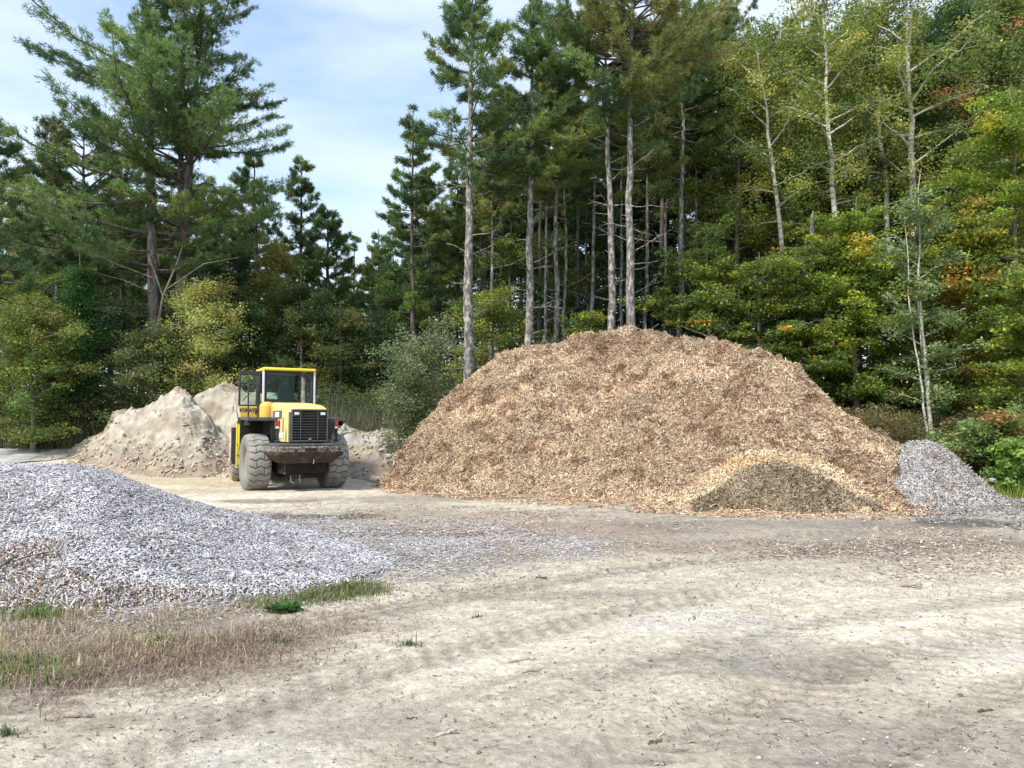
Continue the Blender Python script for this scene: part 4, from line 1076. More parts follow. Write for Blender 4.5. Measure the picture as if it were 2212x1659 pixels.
M_SEAT = mat_noise('seat_vinyl', [(.3, (.012, .013, .015)), (.7, (.025, .027, .03))], scale=5, rough=.7, bump=.2)
m_, n_, l_ = new_mat('cab_glass')
g1 = nd(n_, 'ShaderNodeBsdfTransparent'); g1.inputs[0].default_value = (.80, .90, .86, 1)
g2 = nd(n_, 'ShaderNodeBsdfGlossy', Roughness=.03); g2.inputs[0].default_value = (.9, .95, .95, 1)
fr_ = nd(n_, 'ShaderNodeFresnel', IOR=1.5)
mx_ = nd(n_, 'ShaderNodeMixShader'); mx_.inputs[0].default_value = .016; l_.new(g1.outputs[0], mx_.inputs[1]); l_.new(g2.outputs[0], mx_.inputs[2])
o_ = nd(n_, 'ShaderNodeOutputMaterial'); l_.new(mx_.outputs[0], o_.inputs['Surface'])
M_GLASS = m_

LB = ghit(885 / 1.3887, 1466 / 1.3887)
LD = 21.95
LX = (885 - 1536) / 2308 * LD
LZ = float(ground_height(np.array([LX]), np.array([LD]))[0])
loader = empty('wheel_loader', (LX, LD, LZ - .02), math.radians(15.75 + 14.25))
tag(loader, 'yellow wheel loader seen from behind with its left cab door open', 'wheel loader')

JY = 1.6                                  # articulation joint; everything in front of it is turned 8 degrees right
FR = Matrix.Translation((0, JY, 0)) @ Matrix.Rotation(math.radians(-10), 4, 'Z') @ Matrix.Translation((0, -JY, 0))

class BM:
    """collects shapes of one part; built as one mesh"""
    def __init__(s): s.bm = bmesh.new()
    def box(s, x0, x1, y0, y1, z0, z1, rot=None, piv=None):
        m = Matrix.Translation(((x0 + x1) / 2, (y0 + y1) / 2, (z0 + z1) / 2)) @ Matrix.Diagonal((abs(x1 - x0), abs(y1 - y0), abs(z1 - z0), 1))
        if rot is not None:
            p = Vector(piv) if piv else Vector(((x0 + x1) / 2, (y0 + y1) / 2, (z0 + z1) / 2))
            m = Matrix.Translation(p) @ rot.to_4x4() @ Matrix.Translation(-p) @ m
        bmesh.ops.create_cube(s.bm, size=1, matrix=m)
        return s
    def prism(s, poly, axis, a, b, taper=None):
        """poly 2D points extruded along axis from a to b"""
        def mk(p, t):
            if axis == 'x': return (t, p[0], p[1])
            if axis == 'y': return (p[0], t, p[1])
            return (p[0], p[1], t)
        q = taper or poly
        v0 = [s.bm.verts.new(mk(p, a)) for p in poly]
        v1 = [s.bm.verts.new(mk(p, b)) for p in q]
        n = len(poly)
        for i in range(n): s.bm.faces.new((v0[i], v0[(i + 1) % n], v1[(i + 1) % n], v1[i]))
        s.bm.faces.new(v0[::-1]); s.bm.faces.new(v1)
        return s
    def tube(s, pts, r, sides=10):
        pts = [Vector(p) for p in pts]
        rr = r if isinstance(r, (list, tuple)) else [r] * len(pts)
        rings = []
        for i, p in enumerate(pts):
            t = (pts[min(i + 1, len(pts) - 1)] - pts[max(i - 1, 0)]).normalized()
            a = t.orthogonal().normalized() if i == 0 else (pa - t * pa.dot(t)).normalized()
            pa = a
            b = t.cross(a)
            rings.append([s.bm.verts.new(p + (a * math.cos(k * 2 * math.pi / sides) + b * math.sin(k * 2 * math.pi / sides)) * rr[i]) for k in range(sides)])
        for i in range(len(rings) - 1):
            for k in range(sides):
                s.bm.faces.new((rings[i][k], rings[i][(k + 1) % sides], rings[i + 1][(k + 1) % sides], rings[i + 1][k]))
        s.bm.faces.new(rings[0][::-1]); s.bm.faces.new(rings[-1])
        return s
    def lathe(s, prof, centre, axis='x', sides=40):
        """prof [(radius, along)]"""
        rings = []
        c = Vector(centre)
        for (r, t) in prof:
            ring = []
            for k in range(sides):
                a = k * 2 * math.pi / sides
                if axis == 'x': p = Vector((t, math.cos(a) * r, math.sin(a) * r))
                elif axis == 'z': p = Vector((math.cos(a) * r, math.sin(a) * r, t))
                else: p = Vector((math.cos(a) * r, t, math.sin(a) * r))
                ring.append(s.bm.verts.new(c + p))
            rings.append(ring)
        for i in range(len(rings) - 1):
            for k in range(sides):
                s.bm.faces.new((rings[i][k], rings[i][(k + 1) % sides], rings[i + 1][(k + 1) % sides], rings[i + 1][k]))
        s.bm.faces.new(rings[0][::-1]); s.bm.faces.new(rings[-1])
        return s
    def xf(s, m): s.bm.transform(m); return s
    def build(s, name, mat, parent=None, bevel=.012, smooth=False, seg=2, label=None):
        bmesh.ops.recalc_face_normals(s.bm, faces=s.bm.faces)
        me = bpy.data.meshes.new(name)
        s.bm.to_mesh(me); s.bm.free()
        me.materials.append(mat)
        o = bpy.data.objects.new(name, me); COL.objects.link(o)
        if parent is not None: o.parent = parent
        if bevel:
            md = o.modifiers.new('bevel', 'BEVEL'); md.width = bevel; md.segments = seg; md.limit_method = 'ANGLE'; md.angle_limit = math.radians(40)
        if smooth or bevel:
            for p in me.polygons: p.use_smooth = True
            try: me.set_sharp_from_angle(angle=math.radians(42))
            except Exception: pass
        if label: o['label'] = label
        return o

# --- tyre with zigzag rock lugs, rim as sub-part
def tyre_mesh():
    R, W = .80, .60
    nt = 432
    prof = []                                    # across the tyre: (x, radius, tread?)
    side = [(-.19, .36), (-.255, .40), (-.30, .50), (-.315, .60), (-.305, .69), (-.285, .735)]
    tread_x = np.linspace(-.275, .275, 41)
    pr = [(x, r, 0) for x, r in side] + [(x, R - .045 * (abs(x) / .275) ** 3.0, 1) for x in tread_x] + [(-x, r, 0) for x, r in side[::-1]]
    X = np.array([p[0] for p in pr]); Rr = np.array([p[1] for p in pr]); Tm = np.array([p[2] for p in pr], float)
    th = np.linspace(0, 2 * math.pi, nt, endpoint=False)
    XX, TH = np.meshgrid(X, th)
    RR = np.broadcast_to(Rr, XX.shape).copy()
    n_l = 24
    zig = .30 * (np.abs(((XX / .55 + .5) * 2.0) % 1.0 - .5) * 2 - .5)
    ph = (TH * n_l / (2 * math.pi) + zig) % 1.0
    g1 = np.exp(-((ph - .5) / .070) ** 2)
    k = np.floor(TH * n_l / (2 * math.pi) + zig + .5)
    xl = np.where(k % 2 == 0, -.10, .10)
    g2 = np.exp(-((XX - xl) / .010) ** 2) * .75
    xs = np.where(k % 2 == 0, .235, -.235)
    groove = np.clip(np.maximum(g1, g2 * (np.abs(XX) < .24)), 0, 1) * Tm
    RR = RR - .034 * groove
    V = np.stack([XX, RR * np.cos(TH), RR * np.sin(TH)], 2)
    V[..., 2] = np.maximum(V[..., 2], -.775)     # flattened where it carries the load
    m = len(X)
    idx = np.arange(nt * m).reshape(nt, m)
    nx = np.roll(idx, -1, 0)
    f = np.stack([idx[:, :-1].ravel(), idx[:, 1:].ravel(), nx[:, 1:].ravel(), nx[:, :-1].ravel()], 1)
    dust = np.array([.27, .26, .235]); rub = np.array([.03, .028, .026])
    sidec = np.array([.21, .205, .19])
    c = sidec * (1 - Tm)[None, :, None] + dust * Tm[None, :, None]
    c = np.broadcast_to(c, V.shape) * (1 - .85 * groove[..., None]) + rub * .85 * groove[..., None]
    c = c * (.8 + .4 * fbm(V[..., 0] * 5, V[..., 1] * 5, V[..., 2] * 5, 4)[..., None])
    return V.reshape(-1, 3), f, c.reshape(-1, 3)
tv, tf, tcc = tyre_mesh()
def wheel(cx, cy, flip, front):
    M = Matrix.Translation((cx, cy, .775)) @ (Matrix.Rotation(math.pi, 4, 'Z') if flip else Matrix.Identity(4)) @ Matrix.Rotation(.23 * (cx + cy), 4, 'X')
    M0 = M
    # keep the flat at the bottom: rotate the tread pattern only by whole lugs
    M = Matrix.Translation((cx, cy, .775)) @ (Matrix.Rotation(math.pi, 4, 'Z') if flip else Matrix.Identity(4))
    if front: M = FR @ M
    A = np.array(M)
    v = tv @ A[:3, :3].T + A[:3, 3]
    w = np_mesh('wheel', v, tf, M_RUB, col=tcc, parent=loader, smooth=True)
    b = BM()
    s = -1                                        # outer side at -x before flip
    b.lathe([(.40, -.20), (.395, -.235), (.37, -.24), (.355, -.20), (.34, -.09), (.20, -.055), (.19, -.10), (.15, -.12), (.12, -.15), (.0005, -.155)], (0, 0, 0), 'x', 48)
    for k in range(12):
        a = k * math.pi / 6
        b.lathe([(.016, -.095), (.016, -.065)], (0, math.cos(a) * .265, math.sin(a) * .265), 'x', 8)
    b.lathe([(.40, .20), (.30, .12), (.001, .10)], (0, 0, 0), 'x', 32)
    b.xf(M)
    b.build('rim', M_RIM, w, bevel=0, smooth=True)
for cx in (-1.08, 1.08):
    wheel(cx, 0, cx > 0, False)
    wheel(cx, 3.25, cx > 0, True)

# --- undercarriage: frames, axles
b = BM().box(-.60, .60, -1.1, 1.25, .50, 1.18).box(-.30, .30, 1.0, 1.75, .45, 1.2).box(-.45, .45, -.9, .9, .36, .52)
b.lathe([(.001, -1.0), (.16, -1.0), (.18, -.5), (.30, -.25), (.33, 0), (.30, .25), (.18, .5), (.16, 1.0), (.001, 1.0)], (0, 0, .775), 'x', 20)
b.box(-.14, .14, .2, 1.6, .66, .86)
b.build('rear_frame', M_DARK, loader, bevel=.02)
b = BM().box(-.42, .42, 1.75, 3.9, .70, 1.35).xf(FR)
b2 = BM().lathe([(.001, -1.0), (.16, -1.0), (.30, -.25), (.33, 0), (.30, .25), (.16, 1.0), (.001, 1.0)], (0, 3.25, .775), 'x', 20).box(-.55, .55, 1.8, 3.9, .45, 1.35).xf(FR)
b.bm.free()
b2.build('front_frame', M_DARK, loader, bevel=.02)

# --- counterweight with chamfered ends and undercut belly
plan = [(-.99, -.55), (-1.0, -1.32), (-.88, -1.74), (.88, -1.74), (1.0, -1.32), (.99, -.55)]
plan_s = [(-.97, -.55), (-.98, -1.31), (-.865, -1.72), (.865, -1.72), (.98, -1.31), (.97, -.55)]
b = BM().prism(plan_s, 'z', 1.255, 1.325)
cw = b.build('counterweight', M_SLATE, loader, bevel=.02)
b = BM().prism(plan, 'z', 1.10, 1.252)
b.box(-.80, .80, -1.765, -1.735, 1.195, 1.225)
for xx in (-.40, .40): b.box(xx - .055, xx + .055, -1.765, -1.738, 1.115, 1.19)
b.build('scuffed_band', M_SCUFF, cw, bevel=.012)
low = [(-.70, -.60), (-.72, -1.25), (-.60, -1.60), (.60, -1.60), (.72, -1.25), (.70, -.60)]
b = BM()
v0 = [b.bm.verts.new((*p, 1.097)) for p in plan]; v1 = [b.bm.verts.new((p[0] * .99, p[1] * .995, 1.02)) for p in plan]; v2 = [b.bm.verts.new((*p, .80)) for p in low]
for A_, B_ in ((v0, v1), (v1, v2)):
    for i in range(6): b.bm.faces.new((A_[i], A_[(i + 1) % 6], B_[(i + 1) % 6], B_[i]))
b.bm.faces.new(v0[::-1]); b.bm.faces.new(v2)
b.build('rusty_belly', M_RUST, cw, bevel=.015)
b = BM()
for xx in (-.40, .40): BM().box(xx - .04, xx + .04, -1.772, -1.766, 1.122, 1.182).build('tie_hole', M_DARK, cw, bevel=0)
b.box(-.16, .16, -1.752, -1.742, 1.115, 1.19)
b.build('hitch_slot', M_DARK, cw, bevel=0)
b = BM().prism([(-1.1, .78), (-1.1, .50), (-.95, .78)], 'x', -.56, -.50).tube([(.10, -1.63, .95), (.10, -1.66, .86), (.10, -1.62, .78)], .014)
b.build('tow_bracket', M_STEEL, cw, bevel=.006)
b = BM().tube([(-.34, -1.0, .42), (-.34, -1.02, .28), (-.24, -1.02, .24)], .012).tube([(-.10, -1.0, .45), (-.10, -1.02, .27)], .012).box(-.38, .05, -.9, -.7, .40, .48)
b.build('guard_bracket', M_STEEL, loader, bevel=.004)

# --- engine hood: rounded, sloping down to the rear
def hood_section(y, hw, ztop, zbot, r=.14):
    pts = [(-hw, zbot)]
    for k in range(7):
        a = math.pi - k * math.pi / 12
        pts.append((-hw + r + math.cos(a) * r, ztop - r + math.sin(a) * r))
    for k in range(7):
        a = math.pi / 2 - k * math.pi / 12
        pts.append((hw - r + math.cos(a) * r, ztop - r + math.sin(a) * r))
    pts.append((hw, zbot))
    return [(p[0], y, p[1]) for p in pts]
b = BM()
secs = [hood_section(-1.52, .50, 2.25, 1.36, .12), hood_section(-1.45, .52, 2.30, 1.36, .14), hood_section(-1.1, .54, 2.36, 1.36, .14), hood_section(-.3, .56, 2.42, 1.36, .13), hood_section(.52, .58, 2.46, 1.36, .12)]
rings = [[b.bm.verts.new(p) for p in s_] for s_ in secs]
n = len(rings[0])
for i in range(len(rings) - 1):
    for k in range(n): b.bm.faces.new((rings[i][k], rings[i][(k + 1) % n], rings[i + 1][(k + 1) % n], rings[i + 1][k]))
b.bm.faces.new(rings[0][::-1]); b.bm.faces.new(rings[-1])
hood = b.build('hood', M_YEL, loader, bevel=0, smooth=True)
b = BM().box(-.545, -.538, -.95, -.93, 1.37, 2.2).box(-.566, -.556, -.62, -.50, 1.42, 1.98)
b.build('panel_seam', M_RIM, hood, bevel=0)
# side sticker with the white square
b = BM().box(-.572, -.560, -.78, .10, 1.995, 2.21, rot=Matrix.Rotation(math.radians(1.3), 3, 'Z'))
st = b.build('sticker', M_SLATE, hood, bevel=0, label='dark sticker with a white square')
b = BM().box(-.580, -.573, -.56, -.12, 2.03, 2.175, rot=Matrix.Rotation(math.radians(1.3), 3, 'Z'))
b.build('sticker_square', M_WHITE, st, bevel=0)
b = BM().box(-.574, -.561, -1.0, .22, 1.45, 1.60, rot=Matrix.Rotation(math.radians(1.3), 3, 'Z'))
b.build('decal', M_BLUE, hood, bevel=0, label='blue and white decal')
b = BM().box(-.556, -.538, -1.0, -.86, 1.62, 2.0)
b.build('side_vent', M_RIM, hood, bevel=0)

# --- rear grille
b = BM()
gy = -1.535
def frame_rect(b, x0, x1, z0, z1, y0, y1, w):
    b.box(x0, x1, y0, y1, z0, z0 + w); b.box(x0, x1, y0, y1, z1 - w, z1)
    b.box(x0, x0 + w, y0, y1, z0 + w, z1 - w); b.box(x1 - w, x1, y0, y1, z0 + w, z1 - w)
frame_rect(b, -.49, .49, 1.37, 2.23, -1.60, -1.52, .035)
b.box(-.525, -.492, -1.57, -1.40, 1.37, 2.16)
gr_ = b.build('grille', M_SLATE, loader, bevel=.012)
b = BM().box(-.455, .455, -1.545, -1.525, 1.40, 2.20)
b.build('radiator_mesh', M_DARK, gr_, bevel=0)
b = BM()
for k in range(9): b.box(-.455, .455, -1.598, -1.57, 1.47 + k * .072, 1.483 + k * .072)
b.box(-.20, .20, -1.598, -1.57, 2.12, 2.128)
for xx in (-.255, .205): b.box(xx, xx + .016, -1.602, -1.575, 1.405, 2.195)
b.build('slats', M_SLATE, gr_, bevel=.003)
b = BM().box(-.04, .04, -1.612, -1.603, 1.415, 1.455)
b.build('latch', M_RIM, gr_, bevel=.003)
for xx in (-.355, .345):
    b = BM().box(xx - .085, xx + .085, -1.60, -1.55, 2.055, 2.175)
    h_ = b.build('work_lamp', M_BLK, gr_, bevel=.01)
    b = BM().box(xx - .062, xx + .062, -1.615, -1.602, 2.08, 2.15)
    b.build('lens', M_LAMPW, h_, bevel=.012)

# --- tail lamps on posts
for xx in (-.79, .80):
    b = BM().box(xx - .065, xx + .065, -1.34, -1.25, 1.70, 1.93).tube([(xx + .01, -1.29, 1.70), (xx + .02, -1.28, 1.36)], [.045, .03]).tube([(xx + .02, -1.28, 1.40), (xx + .02, -1.28, 1.365)], .08)
    h_ = b.build('tail_lamp', M_BLK, loader, bevel=.01)
    BM().box(xx - .05, xx + .045, -1.352, -1.342, 1.785, 1.915).build('red_lens', M_RED, h_, bevel=.006)
    BM().box(xx - .05, xx + .045, -1.352, -1.342, 1.715, 1.775).build('clear_lens', M_LAMPW, h_, bevel=.006)

# --- rear fenders with arch flap below
for sx in (-1, 1):
    b = BM()
    poly = [(-.38, 1.93), (-.38, 2.02), (.95, 2.05), (1.18, 1.92), (1.18, 1.84), (.92, 1.97), (-.30, 1.93)]
    b.prism(poly, 'x', sx * .585, sx * 1.36)
    f_ = b.build('fender', M_SLATE, loader, bevel=.012)
    b = BM().box(sx * .60, sx * .72, -.34, 1.1, 1.30, 1.925).box(sx * .62, sx * 1.34, .80, .88, 1.15, 1.93).box(sx * 1.27, sx * 1.335, -.25, .3, 1.80, 1.925)
    b.build('wheel_arch', M_DARK, f_, bevel=.01)
BM().box(.60, .78, -.95, -.36, 1.42, 1.93).box(.60, .95, -.60, -.36, 1.6, 2.0).build('side_box', M_BLK, loader, bevel=.015)
b = BM().tube([(-.62, -.3, 1.75), (-.75, -.25, 1.62), (-.80, -.1, 1.40), (-.62, .1, 1.2)], .018, 8).tube([(-.62, -.2, 1.70), (-.84, -.1, 1.55), (-.86, .05, 1.30), (-.60, .2, 1.1)], .015, 8)
b.build('hydraulic_hose', M_BLK, loader, bevel=0, smooth=True)
# --- grab rails
for sx in (-1, 1):
    xa, xb = sx * 1.02, sx * 1.29
    b = BM().tube([(xa, .05, 2.03), (xa, .05, 2.86), (xa + sx * .01, .05, 2.93), (xa + sx * .05, .05, 2.96), (xb - sx * .04, .0, 2.96), (xb, .0, 2.93), (xb, .0, 2.86), (xb - sx * .01, .0, 2.03)], .021, 8)
    b.build('grab_rail', M_BLK, loader, bevel=0, smooth=True)
BM().box(-1.29, -1.12, -.03, .0, 2.72, 2.90).build('mirror', M_BLK, loader, bevel=.02)

# --- yellow shoulder tank left of the hood
b = BM()
prof = [(.70, -1), (.70, 1)]
b.lathe([(.001, 2.03), (.20, 2.03), (.205, 2.34), (.185, 2.42), (.12, 2.47), (.001, 2.485)], (-.66, .55, 0), 'z', 28)
b.build('filler_tank', M_ORG, loader, bevel=0, smooth=True)
# low cab plinth
b = BM().prism([(-.70, .78), (.74, .78), (.66, 2.2), (-.62, 2.2)], 'z', 1.25, 2.44)
cabbase = b.build('cab_base', M_ORG, loader, bevel=.04)

# --- cab: posts, glass, roof
Z0, Z1 = 2.44, 3.40
c_r = [(-.70, .78), (.74, .78)]; c_f = [(-.63, 2.15), (.67, 2.15)]
b = BM()
for (x, y) in ((-.665, .80), (.705, .80)): b.tube([(x, y, Z0), (x * .985, y + .02, Z1)], .052, 8)
for (x, y) in ((-.62, 2.12), (.66, 2.12)): b.tube([(x, y, Z0), (x, y - .10, Z1)], .045, 8)
b.box(-.66, .70, .76, .82, Z0 - .01, Z0 + .07); b.box(-.66, .70, .78, .84, Z1 - .09, Z1 - .005)
for sx in (-.645, .685): b.box(sx - .03, sx + .03, .86, 2.08, Z1 - .08, Z1 - .005)
for sx in (.685,): b.box(sx - .03, sx + .03, .86, 2.1, Z0, Z0 + .05)
b.box(-.60, .64, 2.02, 2.08, Z1 - .10, Z1 - .005); b.box(-.60, .64, 2.10, 2.16, Z0, Z0 + .08)
b.tube([(.70, 1.45, Z0), (.69, 1.45, Z1)], .03, 6)
cab = b.build('cab_frame', M_BLK, loader, bevel=.008)
b = BM()
b.box(-.755, -.695, .735, .765, Z0 + .02, Z1 + .0)
b.build('post_trim', M_WHITE, cab, bevel=.01)
BM().box(.735, .79, .735, .765, Z0, Z1).build('post_trim', M_WHITE, cab, bevel=.01)
def pane(name, pts, parent):
    """glass pane 5 mm thick"""
    p = [Vector(q) for q in pts]
    nrm_ = (p[1] - p[0]).cross(p[2] - p[0]).normalized() * .005
    bb_ = bmesh.new()
    v0 = [bb_.verts.new(q) for q in p]; v1 = [bb_.verts.new(q + nrm_) for q in p]
    k = len(p)
    for i in range(k): bb_.faces.new((v0[i], v0[(i + 1) % k], v1[(i + 1) % k], v1[i]))
    bb_.faces.new(v0[::-1]); bb_.faces.new(v1)
    x = BM(); x.bm.free(); x.bm = bb_
    return x.build(name, M_GLASS, parent, bevel=0)
pane('rear_window', [(-.61, .79, Z0 + .07), (.655, .79, Z0 + .07), (.655, .81, Z1 - .09), (-.61, .81, Z1 - .09)], cab)
pane('front_window', [(-.58, 2.12, Z0 + .08), (.62, 2.12, Z0 + .08), (.62, 2.05, Z1 - .10), (-.58, 2.05, Z1 - .10)], cab)
pane('side_window', [(.705, .85, Z0 + .05), (.705, 2.08, Z0 + .05), (.69, 2.03, Z1 - .08), (.69, .85, Z1 - .08)], cab)
b = BM().prism([(-.75, .68), (.79, .68), (.74, 1.95), (.60, 2.18), (-.56, 2.18), (-.70, 1.95)], 'z', Z1, Z1 + .085)
b.build('roof', M_BRY, loader, bevel=.03, seg=3)
b = BM().box(-.655, .69, .86, 2.05, Z1 - .06, Z1 - .004)
b.build('headliner', M_BLK, cab, bevel=0)
# inside
b = BM().prism([(-.20, 2.35), (-.25, 2.74), (-.17, 2.96), (.17, 2.96), (.25, 2.74), (.20, 2.35)], 'y', 1.05, 1.2)
b.box(-.24, .24, 1.32, 1.78, 2.35, 2.50)
b.build('seat', M_SEAT, cab, bevel=.04)
b = BM().tube([(0, 1.95, 2.4), (0, 1.86, 2.72)], .03).lathe([(.17, 2.715), (.19, 2.73), (.17, 2.745)], (0, 1.86, 0), 'z', 20)
b.build('steering_wheel', M_BLK, cab, bevel=0)
b = BM().tube([(-.58, .775, 2.56), (0, .775, 2.49), (.20, .775, 2.47)], .009, 6)
b.build('wiper', M_BLK, cab, bevel=0)
b = BM().box(-.46, .50, 1.78, 2.05, 2.44, 2.60)
b.build('dashboard', M_SEAT, cab, bevel=.03)
# exhaust
b = BM().tube([(.34, .42, 2.40), (.34, .42, 2.52), (.34, .42, 3.18), (.36, .40, 3.27)], [.085, .07, .065, .07], 16)
b.build('exhaust_pipe', M_CHROME, loader, bevel=0, smooth=True)
b = BM().tube([(.36, .40, 3.20), (.35, .34, 3.36)], [.072, .075], 14)
b.build('exhaust_tip', M_BLK, loader, bevel=0, smooth=True)
b = BM().box(.84, .90, 1.6, 1.66, 2.75, 3.12).box(.95, 1.10, 1.62, 1.66, 2.72, 3.08).tube([(.72, 1.6, 3.1), (.86, 1.62, 3.12), (1.0, 1.64, 3.10)], .014, 6)
b.build('mirror', M_BLK, loader, bevel=.012)

# --- open door, swung straight out to the left
DY = .80
b = BM()
DX0, DX1 = -1.40, -.79
zt, zg, zb = 3.37, 2.40, 1.98
b.box(DX0, DX1, DY, DY + .045, zt - .13, zt); b.box(DX0, DX1, DY, DY + .045, zg - .045, zg)
b.box(DX0, DX0 + .055, DY, DY + .045, zg, zt - .13); b.box(DX1 - .075, DX1, DY, DY + .045, zg, zt - .13)
dr = b.build('door', M_BLK, loader, bevel=.012)
pane('door_glass', [(DX0 + .05, DY + .02, zg), (DX1 - .07, DY + .02, zg), (DX1 - .07, DY + .02, zt - .12), (DX0 + .05, DY + .02, zt - .12)], dr)
b = BM().prism([(DX0 + .0, zg - .048), (DX0 + .09, zb), (DX1 - .03, zb), (DX1, zg - .048)], 'y', DY + .002, DY + .04)
b.build('door_panel', M_ORG, dr, bevel=.008)
b = BM().prism([(DX1 - .16, 2.15), (DX1 - .11, 2.13), (DX1 - .02, 2.40), (DX1 - .07, 2.40)], 'y', DY - .03, DY + .001)
b.build('door_bracket', M_BLK, dr, bevel=.004)
b = BM().tube([(-1.30, DY - .02, 2.50), (-1.02, DY - .02, 2.79), (-.88, DY - .02, 2.80)], .014, 6)
b.build('door_handle_bar', M_BLK, dr, bevel=0)
# lettering on the door
td = bpy.data.curves.new('lettering', 'FONT')
td.body = 'KOMATSU'; td.size = .14; td.extrude = .002; td.offset = .006; td.align_x = 'CENTER'
td.materials.append(M_BLK)
to = bpy.data.objects.new('lettering', td); COL.objects.link(to)
to.location = (-1.09, DY - .003, 2.19); to.rotation_euler = (math.pi / 2, 0, 0); to.scale = (.84, 1, 1)
bpy.context.view_layer.update()
lm = bpy.data.meshes.new_from_object(to.evaluated_get(bpy.context.evaluated_depsgraph_get()))
lm.transform(to.matrix_world)
bpy.data.objects.remove(to)
to = bpy.data.objects.new('lettering', lm); COL.objects.link(to); to.parent = dr
# side marker
b = BM().box(-1.50, -1.43, .90, .94, 2.22, 2.38); mk_ = b.build('side_marker', M_WHITE, loader, bevel=.01)
BM().box(-1.535, -1.503, .90, .94, 2.23, 2.36).build('amber_lens', M_AMBER, mk_, bevel=.006)
BM().tube([(-1.42, .92, 2.22), (-1.38, .95, 2.0), (-1.30, 1.0, 1.9)], .012, 6).build('marker_stalk', M_BLK, mk_, bevel=0)

# --- steps, flap, front fender, lift arms, bucket
b = BM().box(-1.31, -1.22, 1.12, 1.18, 1.16, 1.86).box(-1.31, -1.22, 1.5, 1.56, .55, 1.86)
b.build('ladder_post', M_BRY, loader, bevel=.008)
b = BM()
for z in (.62, .92, 1.22): b.box(-1.30, -1.0, 1.19, 1.49, z, z + .03)
b.build('step', M_BLK, loader, bevel=.006)
for sx in (-1, 1):
    b = BM()
    xo, xi = sx * 1.42, sx * .80
    arc = [(3.25 + math.cos(a) * .93, .80 + math.sin(a) * .93) for a in np.linspace(math.pi * 1.03, math.pi * .32, 10)]
    arc2 = [(3.25 + math.cos(a) * .88, .80 + math.sin(a) * .88) for a in np.linspace(math.pi * .32, math.pi * 1.03, 10)]
    b.prism(arc + arc2, 'x', xi, xo)
    b.box(sx * .98, sx * 1.40, 2.30, 2.33, .62, 1.74)
    b.xf(FR)
    b.build('front_fender', M_BLK, loader, bevel=.008)
b = BM()
for sx in (-1, 1):
    b.prism([(2.3, 1.75), (2.5, 1.95), (3.6, 1.35), (4.75, .45), (4.75, .20), (4.5, .22), (3.5, 1.05), (2.3, 1.55)], 'x', sx * .45, sx * .60)
b.tube([(-.5, 3.9, .85), (.5, 3.9, .85)], .12)
b.xf(FR)
b.build('lift_arms', M_ORG, loader, bevel=.015)
prof = [(4.55, .30), (4.50, .75), (4.62, 1.15), (4.85, 1.40), (4.95, 1.42), (4.90, 1.36), (4.70, 1.10), (4.58, .75), (4.63, .32), (4.85, .07), (5.75, .05), (5.75, .01), (4.80, .02)]
b = BM().prism(prof, 'x', -1.43, 1.43)
sidep = [(4.54, .30), (4.50, .75), (4.62, 1.15), (4.95, 1.43), (5.30, .95), (5.76, .05), (4.80, .015)]
b.prism(sidep, 'x', -1.465, -1.432).prism(sidep, 'x', 1.432, 1.465)
b.xf(FR)
b.build('bucket', M_STEEL, loader, bevel=.008)
# ------------------------------------------------------------------ grass, weeds, litter, scraps
def in_poly(x, y, poly):
    ins = np.zeros(len(x), bool)
    n = len(poly)
    for i in range(n):
        x1, y1 = poly[i]; x2, y2 = poly[(i + 1) % n]
        c = ((y1 > y) != (y2 > y)) & (x < (x2 - x1) * (y - y1) / (y2 - y1 + 1e-12) + x1)
        ins ^= c
    return ins

def scatter(pxpoly, n, rng, thr=0.0, nsc=1.5, soft=.1, off=0.0, jit=0.10):
    w = [ghit(*p)[:2] for p in pxpoly]
    xs, ys = [q[0] for q in w], [q[1] for q in w]
    out = []
    tot = 0
    for _ in range(60):
        x = rng.uniform(min(xs), max(xs), n); y = rng.uniform(min(ys), max(ys), n)
        k = in_poly(x, y, w)
        if thr: k &= fbm(x * nsc + off, y * nsc, 3.3, 4) > thr + rng.normal(0, soft, n)
        out.append(np.stack([x[k], y[k]], 1)); tot += k.sum()
        if tot > n: break
    q = np.concatenate(out)[:n]
    return q + rng.normal(0, jit, q.shape)

def blades(name, xy, zfun, h, w, pal, seed, lab=None, cat='grass', lean=.45, kind='stuff', parent=None, hmod=None, base=None):
    rng = np.random.default_rng(seed)
    n = len(xy)
    z = zfun(xy[:, 0], xy[:, 1])
    p = np.stack([xy[:, 0], xy[:, 1], z - .01], 1)
    if base is not None: p = p - np.array(base)
    H = h * rng.lognormal(0, .38, (n, 1))
    if hmod is not None: H = H * hmod(xy)[:, None]
    az = rng.uniform(0, 2 * math.pi, n)
    d = np.stack([np.cos(az), np.sin(az), np.zeros(n)], 1)
    s = np.stack([-np.sin(az + rng.normal(0, .8, n)), np.cos(az), np.zeros(n)], 1)
    s = norm(s)
    ln = np.abs(rng.normal(lean, lean * .6, (n, 1)))
    W = w * rng.uniform(.6, 1.4, (n, 1)) * .5
    up = np.array([0, 0, 1.0])
    m1 = p + up * H * .55 + d * H * ln * .35
    m2 = p + up * H * np.maximum(1 - ln * .5, .25) + d * H * ln
    v = np.stack([p - s * W, p + s * W, m1 + s * W * .8, m1 - s * W * .8, m2], 1).reshape(-1, 3)
    o = (np.arange(n) * 5)[:, None]
    f4 = o + np.array([[0, 1, 2, 3]]); f3 = o + np.array([[3, 2, 4]])
    col = np.repeat(pick(pal, np.ones(len(pal)), n, rng, .2), 5, 0)
    ob = np_mesh(name, v, [f4, f3], M_GRASS, col=col, parent=parent)
    if lab: tag(ob, lab, cat, kind=kind)
    return ob
rg = np.random.default_rng(77)
